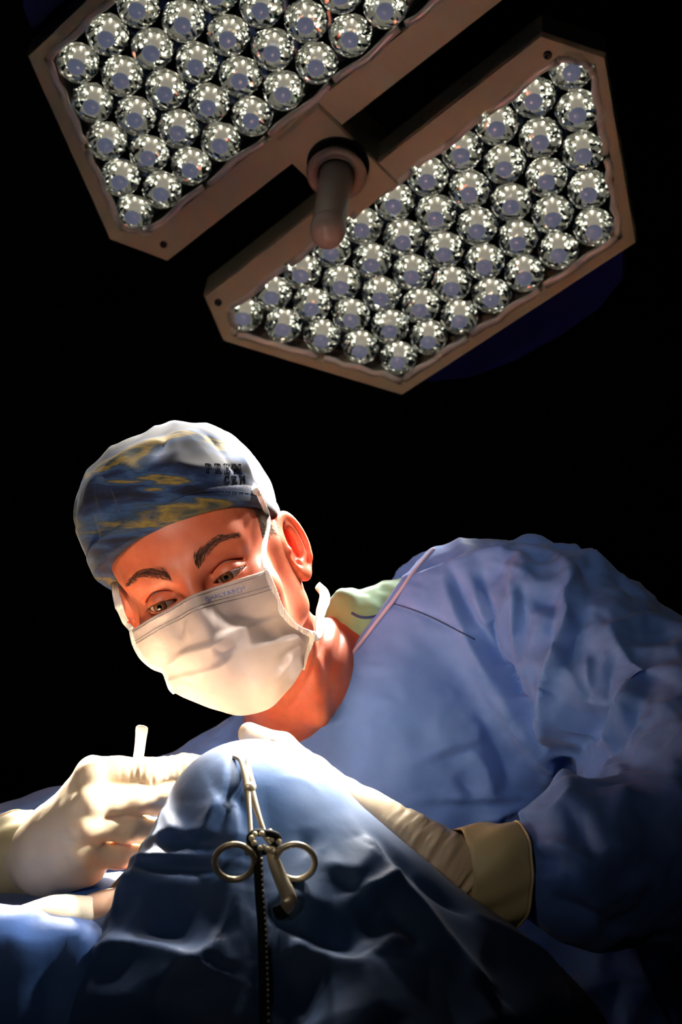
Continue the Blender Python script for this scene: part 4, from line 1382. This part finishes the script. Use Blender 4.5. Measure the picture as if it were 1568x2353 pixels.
# soft blue maker's print on the nose hem
M_PRINT = mat('blue_print', srgb(120, 136, 196), 0.8)
fc = bpy.data.curves.new('print', 'FONT'); fc.body = '@HALYARD*'; fc.size = 1.0
fo = bpy.data.objects.new('print', fc); COL.objects.link(fo)
dg = bpy.context.evaluated_depsgraph_get()
me = fo.evaluated_get(dg).to_mesh()
bm = bmesh.new(); bm.from_mesh(me)
bmesh.ops.triangulate(bm, faces=bm.faces[:])
bmesh.ops.subdivide_edges(bm, edges=bm.edges[:], cuts=1)
tv = np.array([v.co[:] for v in bm.verts]); tf = [[l.vert.index for l in f.loops] for f in bm.faces]
bm.free(); bpy.data.objects.remove(fo, do_unlink=True)
tv[:, 0] -= tv[:, 0].min(); wtxt = tv[:, 0].max()
PV = np.array([mpt(0.585 + 0.265 * x / wtxt, 0.083 - 0.046 * y, 0.0006) for x, y, _ in tv])
obj('printed_name', PV, tf, M_PRINT, mask, smooth=False)
# bindings and ties
M_TIE = add_bump(mat('white_mask_tie', srgb(228, 224, 220), 0.8, sss=0.1, sss_s=0.003), 260, 0.5, 0.001, 'WAVE')
def ribbon(name, pts, wid, parent, m=M_TIE, up=-AF, n=40, thick=0.22):
    c = catmull(pts, n)
    r = np.interp(np.linspace(0, 1, n), np.linspace(0, 1, len(wid)), wid)
    TV, TF = tube(c, r, 10, ellipse=(1.0, thick), up=up)
    return obj(name, TV, TF, m, parent)
ribbon('side_binding', [mpt(0.995, v, 0.0008) for v in (0.0, 0.12, 0.25, 0.38, 0.5, 0.6, 0.7, 0.85)], [0.0020, 0.0028, 0.003, 0.0028, 0.003, 0.0036, 0.0025, 0.0015], mask)
ribbon('side_binding', [mpt(0.008, v, 0.0008) for v in (0.0, 0.12, 0.25, 0.38, 0.5, 0.6, 0.7, 0.85)], [0.002, 0.003, 0.003, 0.003, 0.0025, 0.002, 0.002, 0.0015], mask)
ribbon('tie', [on_head(x, y, o_) for x, y, o_ in ((612, 1311, .006), (606, 1285, .004), (604, 1262, .003), (609, 1232, .003), (614, 1205, .003), (612, 1180, .003), (603, 1158, .0025), (594, 1140, 0.0025), (582, 1118, 0.0025))] + [h2w(H(560, 1080, 0.10))],
       [0.0018, 0.0030, 0.0036, 0.0034, 0.0032, 0.0030, 0.0030, 0.0030, 0.0030, 0.003], mask)
ribbon('tie', [on_head(x, y, .003, c) for x, y, c in ((303, 1446, -.028), (288, 1425, -.026), (276, 1400, -.020), (268, 1370, -.010), (262, 1340, 0.0))], [0.0030, 0.0040, 0.0040, 0.003], mask)
ribbon('tie', [h2w(H(690, 1452, -.012)), P(716, 1462, 1.302), P(733, 1460, 1.318), P(733, 1435, 1.335), P(738, 1405, 1.352), P(746, 1380, 1.38), P(744, 1362, 1.41), P(730, 1345, 1.45)],
       [0.0045, 0.0052, 0.0032, 0.0034, 0.0048, 0.0055, 0.005, 0.004], mask, n=50)

# ---- gown
def cone(p, a, b): return sd_cone(p, P(*a[:3]), P(*b[:3]), a[3], b[3])
pA, pB = P(965, 1282, 1.50), P(690, 1684, 1.385)
nax = P(474, 1315, 1.30) - P(800, 1560, 1.45); nax /= np.linalg.norm(nax)
dl_ = (pB - pA) / np.linalg.norm(pB - pA)
mcut = np.cross(pA - CAM, pB - CAM); mcut /= np.linalg.norm(mcut)
mcut = mcut if mcut @ nax > 0 else -mcut
mcut = mcut + 0.10 * AF; mcut /= np.linalg.norm(mcut)
neckc = P(735, 1480, 1.40)
def f_gown(p):
    d = cone(p, (985, 1440, 1.52, .075), (1000, 1700, 1.54, .14))
    d = smin(d, cone(p, (1000, 1700, 1.54, .14), (1040, 2500, 1.56, .17)), 0.06)
    d = smin(d, cone(p, (838, 1655, 1.475, .090), (900, 2300, 1.485, .13)), 0.08)
    # left shoulder and the upper arm running off to the right
    d = smin(d, cone(p, (1010, 1400, 1.50, .053), (1150, 1415, 1.49, .074)), 0.05)
    d = smin(d, cone(p, (1150, 1415, 1.49, .074), (1290, 1470, 1.45, .080)), 0.05)
    d = smin(d, cone(p, (1290, 1470, 1.45, .080), (1640, 1760, 1.33, .108)), 0.05)
    d = smin(d, cone(p, (1640, 1760, 1.33, .108), (1680, 1920, 1.24, .11)), 0.04)
    # forearm sleeve coming back to the cuff
    fa = cone(p, (1680, 1930, 1.23, .105), (1330, 1985, 1.165, .062))
    fa = smin(fa, cone(p, (1330, 1985, 1.165, .062), (1268, 1998, 1.166, .038)), 0.03)
    d = smin(d, fa, 0.022)
    # side of the skirt below the arm
    d = smin(d, cone(p, (1300, 2180, 1.52, .11), (1330, 2700, 1.52, .17)), 0.06)
    # far shoulder and arm
    d = smin(d, cone(p, (800, 1700, 1.52, .09), (580, 1835, 1.56, .082)), 0.05)
    d = smin(d, cone(p, (580, 1835, 1.56, .075), (-180, 2085, 1.42, .075)), 0.03)
    d = smin(d, cone(p, (-180, 2075, 1.40, .072), (45, 1972, 1.215, .040)), 0.03)
    # neck opening
    cut = np.maximum(-((p - pA) @ mcut), sd_sph(p, neckc, 0.19))
    d = smax(d, -cut, 0.006)
    # skirt to the floor
    d = smin(d, sd_box(p, (0.11, 1.62, 0.45), (0.21, 0.13, 0.449), 0.08), 0.08)
    return d
gx = axis_pts(-0.52, 0.52, 0.0034); gy = axis_pts(1.02, 1.80, 0.0034)
gz = np.concatenate([np.arange(-0.03, 0.90, 0.03), axis_pts(0.90, 1.50, 0.0034)])
V, F = sdf_mesh(f_gown, gx, gy, gz)
V = relax(V, F, 3)
V[:, 2] = np.maximum(V[:, 2], 0.002)
N = vnormals(V, F)
px_ = to_px(V)
# crumples: more on the sleeve than on the smooth chest
X, Y = px_[:, 0], px_[:, 1]
cr = smoothstep(1060, 1260, X - 0.25 * (Y - 1500)) * smoothstep(1900, 1700, Y) + 0.35 * smoothstep(1250, 1500, X) + 0.25
cr = np.clip(cr, 0.1, 1.0) * (V[:, 2] > 0.8)
f1, f2 = worley(V * 17 + 3 + 0.25 * vnoise(V * 30)[:, None])
g1, g2 = worley(V * 34 + 11)
wr = (f1 - 0.5) * 0.026 + (g1 - 0.5) * 0.008 + vnoise(V * 9 + 2) * 0.007
V = V + N * (wr * cr)[:, None]
N = relax(vnormals(V, F), F, 6, 0.7); N /= np.linalg.norm(N, axis=1, keepdims=True)
G = [
    # seam from the neckline across the chest to the armpit
    ([(905, 1388), (960, 1405), (1020, 1432), (1090, 1468)], 0.003, 0.003, -0.0022, 0.8),
    # long deep folds running from the shoulder down to the elbow hollow
    ([(1040, 1310), (1065, 1370), (1100, 1450), (1150, 1540), (1200, 1620), (1255, 1710)], 0.010, 0.016, -0.016, 0.3),
    ([(1020, 1330), (1050, 1420), (1100, 1520), (1160, 1610), (1230, 1710), (1270, 1770)], 0.016, 0.010, 0.010, 0.3),
    ([(1110, 1310), (1120, 1380), (1130, 1470), (1160, 1560), (1210, 1650), (1260, 1720)], 0.010, 0.012, -0.014, 0.3),
    ([(1085, 1330), (1095, 1400), (1120, 1480), (1150, 1540)], 0.008, 0.010, 0.008, 0.3),
    ([(1180, 1330), (1182, 1400), (1186, 1470), (1195, 1560)], 0.010, 0.006, 0.010, 0.3),
    ([(1200, 1345), (1205, 1430), (1200, 1520)], 0.006, 0.010, -0.008, 0.3),
    ([(1315, 1300), (1308, 1360), (1302, 1430), (1290, 1500), (1270, 1570), (1262, 1660), (1262, 1760)], 0.008, 0.014, 0.016, 0.4),
    ([(1280, 1370), (1270, 1440), (1262, 1500)], 0.014, 0.010, -0.009, 0.3),
    ([(1335, 1400), (1320, 1480), (1300, 1540)], 0.010, 0.012, -0.010, 0.3),
    # fan of folds at the elbow hollow
    ([(1290, 1770), (1330, 1700), (1390, 1640), (1430, 1610)], 0.010, 0.018, -0.014, 0.3),
    ([(1300, 1790), (1370, 1720), (1440, 1640), (1478, 1575)], 0.014, 0.008, 0.016, 0.4),
    ([(1380, 1750), (1440, 1690), (1480, 1600)], 0.008, 0.012, -0.012, 0.3),
    ([(1430, 1740), (1470, 1690), (1510, 1640)], 0.010, 0.012, 0.012, 0.3),
    # shoulder top creases
    ([(900, 1340), (980, 1310), (1060, 1285), (1130, 1260)], 0.006, 0.008, 0.0035, 0.2),
    ([(940, 1325), (1010, 1290), (1080, 1262)], 0.008, 0.006, -0.0035, 0.2),
    ([(1110, 1275), (1180, 1260), (1260, 1275), (1310, 1300)], 0.008, 0.010, 0.005, 0.3),
    ([(1120, 1290), (1190, 1310), (1240, 1345)], 0.006, 0.006, 0.004, 0.2),
    ([(1300, 1285), (1340, 1310), (1345, 1350)], 0.008, 0.008, -0.005, 0.3),
    # sleeve facets at the right
    ([(1350, 1480), (1400, 1450), (1480, 1425), (1568, 1450)], 0.008, 0.012, 0.007, 0.3),
    ([(1400, 1450), (1430, 1500), (1470, 1545), (1568, 1540)], 0.006, 0.010, 0.008, 0.4),
    ([(1350, 1500), (1360, 1560), (1385, 1610)], 0.006, 0.010, 0.006, 0.3),
    ([(1300, 1530), (1340, 1590), (1380, 1625)], 0.006, 0.008, 0.006, 0.3),
    ([(1430, 1500), (1400, 1560), (1390, 1620)], 0.010, 0.010, -0.007, 0.3),
    ([(1380, 1620), (1470, 1570), (1568, 1545)], 0.006, 0.012, 0.007, 0.3),
    # chest: soft pocket of folds above the forearm
    ([(975, 1740), (1030, 1715), (1085, 1700), (1110, 1660)], 0.010, 0.020, 0.008, 0.3),
    ([(985, 1755), (1050, 1735), (1100, 1720)], 0.010, 0.008, -0.006, 0.3),
    ([(1100, 1640), (1130, 1690), (1160, 1740), (1175, 1800)], 0.014, 0.010, -0.009, 0.3),
    ([(1075, 1720), (1110, 1770), (1130, 1830)], 0.012, 0.008, 0.006, 0.3),
    ([(1120, 1590), (1170, 1660), (1220, 1740), (1260, 1800)], 0.016, 0.012, 0.006, 0.3),
    ([(1050, 1780), (1075, 1810), (1090, 1835)], 0.014, 0.006, -0.006, 0.3),
    ([(960, 1835), (1080, 1832), (1240, 1830)], 0.004, 0.010, 0.005, 0.6),
    ([(950, 1850), (1080, 1852), (1220, 1850)], 0.010, 0.006, -0.004, 0.6),
    ([(700, 1700), (760, 1690), (790, 1640)], 0.02, 0.02, -0.003, 0.3),
    # forearm sleeve
    ([(1120, 1885), (1170, 1860), (1230, 1850)], 0.006, 0.008, 0.008, 0.5),
    ([(1150, 1905), (1210, 1885), (1250, 1890)], 0.006, 0.006, -0.010, 0.4),
    ([(1315, 1790), (1310, 1830), (1280, 1865), (1240, 1890)], 0.008, 0.010, 0.006, 0.3),
    ([(1305, 1850), (1320, 1900), (1330, 1950)], 0.006, 0.006, -0.007, 0.3),
    ([(1335, 1860), (1345, 1920), (1365, 1980)], 0.006, 0.006, -0.006, 0.3),
    ([(1185, 1945), (1260, 1940), (1320, 1955), (1370, 1990)], 0.006, 0.012, 0.011, 0.4),
    ([(1200, 1980), (1250, 1975), (1300, 1985)], 0.008, 0.008, -0.010, 0.3),
    ([(1190, 2000), (1220, 2015), (1270, 2010)], 0.006, 0.008, 0.009, 0.4),
    ([(1370, 1985), (1400, 1950), (1450, 1960), (1520, 2000)], 0.010, 0.010, 0.006, 0.3),
    ([(1270, 2060), (1330, 2100), (1420, 2140)], 0.012, 0.012, -0.008, 0.3),
    ([(1460, 2215), (1490, 2280), (1530, 2353)], 0.008, 0.012, 0.008, 0.6),
    ([(1490, 2215), (1520, 2280), (1560, 2353)], 0.010, 0.008, -0.008, 0.6),
]
# the sleeve end lies smoothly inside the glove cuff
near = np.where((px_[:, 2] < 1.26) & (Y > 1870) & (X > 1000), smoothstep(1185, 1300, X), 1.0)
V = V + N * (1.45 * near * fold_disp(V, N, F, G, 1.1) - 0.006 * (1 - near))[:, None]
V = relax(V, F, 1, 0.35)
M_GOWN = cloth('blue_gown_cloth', srgb(88, 126, 200), srgb(97, 135, 207), 0.6)
gown = obj('gown', V, F, M_GOWN, surgeon)
tag(gown, 'loose blue surgical gown')
GT = BVHTree.FromPolygons([tuple(v) for v in V], [tuple(map(int, f)) for f in F])
# collar binding along the neck opening
M_TRIM = mat('lavender_binding', srgb(170, 160, 190), 0.8)
sdist = (V - pA) @ mcut
sel = (sdist > -0.009) & (sdist < -0.0015) & (np.linalg.norm(V - neckc, axis=1) < 0.18)
GN = vnormals(V, F)
sel &= (GN @ AF < 0.25) & (np.abs(GN @ mcut) < 0.75)
along = (V - pA) @ dl_
pts = []
for a_ in np.linspace(along[sel].min() + 0.004, along[sel].max() - 0.004, 44):
    b_ = sel & (np.abs(along - a_) < 0.006)
    if b_.sum() > 2:
        k_ = np.argsort(V[b_] @ AF)[:max(3, b_.sum() // 3)]
        pts.append(V[b_][k_].mean(0))
pts = np.array(pts)
for _ in range(6):
    pts[1:-1] = 0.5 * pts[1:-1] + 0.25 * (pts[:-2] + pts[2:])
pts = catmull(pts, 120)
TV, TF = tube(pts - AF * 0.001, 0.0022, 8)
obj('collar_binding', TV, TF, M_TRIM, gown)

# stitched seam running from the collar to the arm hole
pts = [ray_on([GT], x, y, 0.0) for x, y in catmull([(896, 1384), (960, 1405), (1020, 1432), (1092, 1470)], 40)]
TV, TF = tube(np.array([q for q in pts if q is not None]), 0.0009, 6)
obj('seam', TV, TF, mat('seam_blue', srgb(40, 58, 104), 0.8), gown)

# ---- green scrub shirt under the gown
M_SCRUB = cloth('green_scrub_cotton', srgb(112, 156, 124), srgb(130, 172, 140), 0.8)
def f_scrub(p):
    d = cone(p, (806, 1424, 1.475, .030), (1015, 1397, 1.525, .041))
    d = smin(d, cone(p, (855, 1470, 1.475, .036), (940, 1520, 1.52, .06)), 0.03)
    return d
V, F = sdf_mesh(f_scrub, axis_pts(-0.03, 0.16, 0.0028), axis_pts(1.36, 1.66, 0.0028), axis_pts(1.22, 1.46, 0.0028))
N = vnormals(V, F)
V = V + N * (vnoise(V * 40) * 0.004 + vnoise(V * 90) * 0.002)[:, None]
scrub = obj('scrub_shirt', V, F, M_SCRUB, surgeon)
tag(scrub, 'green cotton scrub shirt collar')
ST = BVHTree.FromPolygons([tuple(v) for v in V], [tuple(map(int, f)) for f in F])
M_NAVY = mat('navy_piping', srgb(40, 62, 118), 0.7)
pts = [ray_on([ST], x, y, 0.0) for x, y in catmull([(808, 1408), (825, 1417), (845, 1419), (872, 1414)], 14)]
pts = [q for q in pts if q is not None]
if len(pts) > 2:
    TV, TF = tube(np.array(pts) - AF * 0.0006, 0.0013, 8)
    obj('collar_piping', TV, TF, M_NAVY, scrub)

# ---- gloves
M_GLOVE = mat('cream_latex', srgb(238, 214, 180), 0.42, spec=0.45, sss=0.25, sss_r=(1.0, 0.5, 0.3), sss_s=0.006)
add_bump(M_GLOVE, 140, 0.25, 0.001, 'NOISE', detail=4)
M_CUFF = mat('cream_latex_cuff', srgb(214, 196, 146), 0.5, sss=0.1, sss_s=0.004)
def chain(p, pts, k=0.006):
    d = None
    for a, b in zip(pts[:-1], pts[1:]):
        c_ = cone(p, a, b)
        d = c_ if d is None else smin(d, c_, k)
    return d
# fist at the left: back of the hand to the viewer, fingers running off behind the drape
RW = (100, 1965, 1.165, .0265)
R_MCP = [(214, 1776, 1.128, .0128), (206, 1842, 1.116, .0128), (190, 1894, 1.116, .0124), (190, 1962, 1.126, .0118)]
R_F = [
    [(214, 1776, 1.128, .0128), (335, 1774, 1.140, .0116), (430, 1764, 1.165, .0104), (505, 1758, 1.178, .0088)],
    [(206, 1842, 1.116, .0128), (312, 1834, 1.132, .0118), (392, 1846, 1.160, .0105), (440, 1868, 1.178, .0090)],
    [(190, 1894, 1.116, .0124), (292, 1902, 1.134, .0116), (372, 1910, 1.162, .0102), (415, 1926, 1.178, .0088)],
    [(190, 1962, 1.126, .0116), (272, 1962, 1.142, .0106), (332, 1968, 1.162, .0094), (370, 1978, 1.176, .0080)],
]
def f_rh(p):
    d = cone(p, (45, 1975, 1.205, .030), RW)
    for i, m_ in enumerate(R_MCP):
        w_ = (RW[0] + (0, 2, 0, 4)[i], RW[1] + (-14, -5, 6, 16)[i], RW[2], .0185)
        d = smin(d, cone(p, w_, m_), 0.018)
    d = smin(d, cone(p, (150, 1925, 1.16, .026), (190, 1900, 1.150, .022)), 0.02)
    d = smin(d, cone(p, (128, 1990, 1.155, .018), (200, 1990, 1.142, .0145)), 0.02)
    for i, f_ in enumerate(R_F):
        fg = chain(p, f_)
        d = smin(d, fg, 0.0032)
        d = smin(d, sd_sph(p, P(f_[0][0] - 6, f_[0][1], f_[0][2] - 0.0075), 0.0078), 0.006)
    d = smin(d, chain(p, [(150, 1915, 1.19, .018), (270, 1860, 1.205, .0135), (360, 1825, 1.205, .0115), (430, 1800, 1.20, .0095)]), 0.008)
    return d
def hand_mesh(f, lo, hi, h=0.0013):
    V, F = sdf_mesh(f, axis_pts(lo[0], hi[0], h), axis_pts(lo[1], hi[1], h), axis_pts(lo[2], hi[2], h))
    return relax(V, F, 2, 0.4), F
V, F = hand_mesh(f_rh, (-0.33, 1.06, 1.06), (-0.06, 1.28, 1.26))
N = vnormals(V, F)
# loose latex: fine wrinkles across the fingers and at the wrist
pxv = to_px(V)
V = V + N * (0.0007 * vnoise(V * np.array([420, 120, 120])) * smoothstep(250, 330, pxv[:, 0]) * smoothstep(1830, 1790, pxv[:, 1]) + 0.0006 * vnoise(V * 90) + 0.0011 * vnoise(V * 45 + 7))[:, None]
glove_r = obj('glove', V, F, M_GLOVE, surgeon)
tag(glove_r, 'cream latex glove on the fist gripping an instrument')
def cuff(pa, pb, ra, rb, parent, n=14, seg=48, wav=0.0012, seed=0, roll=0.0012, bulge=0.002):
    a, b = P(*pa), P(*pb)
    u, v = frame_of(b - a)
    rr = random.Random(seed); ph = rr.random() * 6
    V, F = [], []
    for i in range(n):
        t = i / (n - 1)
        for k in range(seg):
            an = 2 * math.pi * k / seg
            r = ra + (rb - ra) * t + bulge * math.sin(math.pi * t) + wav * math.sin(3 * an + ph + 4 * t) + 0.5 * wav * math.sin(9 * an + 7 * t + ph)
            V.append(a + (b - a) * t + r * (math.cos(an) * u + math.sin(an) * v))
    for i in range(n - 1):
        for k in range(seg):
            q, w = i * seg + k, i * seg + (k + 1) % seg
            F.append((q, w, w + seg, q + seg))
    V = np.array(V)
    o = obj('cuff', V, F, M_CUFF, parent)
    s = o.modifiers.new('solid', 'SOLIDIFY'); s.thickness = 0.001
    rim = np.vstack([V[-seg:], V[-seg:-seg + 1]])
    TV, TF = tube(rim, roll, 8, cap=False)
    obj('rolled_edge', TV, TF, M_CUFF, parent)
cuff((112, 1955, 1.162), (42, 1972, 1.212), .0285, .0385, glove_r, seed=2)

# open hand at the right, resting along the far side of the peak, little finger to the viewer
LW = (1030, 2008, 1.140, .0275)
L_F = [
    [(806, 1846, 1.136, .0125), (748, 1792, 1.129, .0106), (692, 1750, 1.126, .0095), (636, 1711, 1.118, .0084)],
    [(800, 1832, 1.155, .0128), (724, 1770, 1.150, .0108), (648, 1712, 1.156, .0098), (573, 1688, 1.156, .0092)],
    [(797, 1828, 1.176, .0128), (716, 1776, 1.176, .0108), (650, 1736, 1.178, .0098), (596, 1716, 1.178, .0088)],
    [(800, 1832, 1.197, .0126), (732, 1796, 1.202, .0106), (672, 1766, 1.205, .0096), (625, 1750, 1.205, .0086)],
]
def f_lh(p):
    d = cone(p, (1130, 2008, 1.143, .0250), LW)
    for i, f_ in enumerate(L_F):
        w_ = (LW[0] - 10, LW[1] - 4 * i, LW[2] - 0.010 + 0.010 * i, .021)
        d = smin(d, cone(p, w_, f_[0]), 0.016)
    d = smin(d, cone(p, (985, 1975, 1.14, .0235), (850, 1872, 1.142, .0155)), 0.016)
    for f_ in L_F:
        d = smin(d, chain(p, f_), 0.004)
    d = smin(d, chain(p, [(940, 1930, 1.19, .016), (850, 1880, 1.222, .0125), (780, 1852, 1.232, .0112), (720, 1835, 1.235, .0092)]), 0.008)
    return d
V, F = hand_mesh(f_lh, (-0.10, 1.06, 1.07), (0.14, 1.32, 1.27))
N = vnormals(V, F)
axw = P(1080, 2020, 1.135) - P(850, 1860, 1.14); axw /= np.linalg.norm(axw)
s = (V - P(850, 1860, 1.14)) @ axw
ring_w = smoothstep(-0.01, 0.05, s)
q_ = np.stack([s * 230 + 1.2 * vnoise(V * 30), (V @ AF) * 40, (V @ AU) * 22], 1)
V = V + N * (ring_w * (0.0016 * vnoise(q_) + 0.0008 * vnoise(q_ * 2.1)) + 0.0005 * vnoise(V * 80) + 0.0011 * vnoise(V * 40 + 3))[:, None]
glove_l = obj('glove', V, F, M_GLOVE, surgeon)
tag(glove_l, 'cream latex glove on the open hand resting on the drape')
cuff((1052, 2004, 1.139), (1180, 2006, 1.152), .0330, .0400, glove_l, seed=5, wav=0.0018, bulge=0.004)

# ---- instruments in and below the fist
M_INST = mat('matte_steel_handle', srgb(214, 208, 196), 0.4, metal=0.3)
h0 = P(326, 1668, 1.166)
handle_i = empty('scalpel', P(330, 1750, 1.168))
tag(handle_i, 'slim flat steel scalpel handle with a rounded end sticking up out of the gloved fist', 'scalpel')
pts = [P(327, 1667, 1.166), P(326, 1676, 1.166), P(324, 1695, 1.166), P(321, 1722, 1.167), P(318, 1750, 1.168), P(322, 1800, 1.172), P(330, 1850, 1.178)]
c = catmull(pts, 40)
r = np.interp(np.linspace(0, 1, 40), [0, 0.03, 0.1, 0.2, 0.4, 1], [0.0022, 0.0040, 0.0050, 0.0051, 0.0044, 0.0042])
TV, TF = tube(c, r, 14, ellipse=(1.0, 0.45), up=-AF)
obj('grip', TV, TF, M_INST, handle_i)
TV, TF = tube(catmull([P(330, 1850, 1.178), P(338, 1890, 1.182), P(345, 1925, 1.186)], 8), [0.0035, 0.0034, 0.003, 0.0028, 0.0025, 0.002, 0.0014, 0.0006], 10, ellipse=(1.0, 0.25), up=-AF)
obj('blade', TV, TF, M_STEEL, handle_i)
fcp = empty('forceps', P(262, 2032, 1.135))
tag(fcp, 'thin dark steel forceps tips reaching down from under the gloved fist to the blue drape', 'forceps')
for off in (0, 7):
    c = catmull([P(300 + off, 1992, 1.150), P(288 + off, 2006, 1.142), P(262 + off * 0.7, 2034, 1.132), P(236, 2062, 1.122)], 16)
    TV, TF = tube(c, np.linspace(0.0024, 0.0009, 16), 8, ellipse=(1, 0.5), up=-AF)
    obj('arm', TV, TF, M_STEELD, fcp)
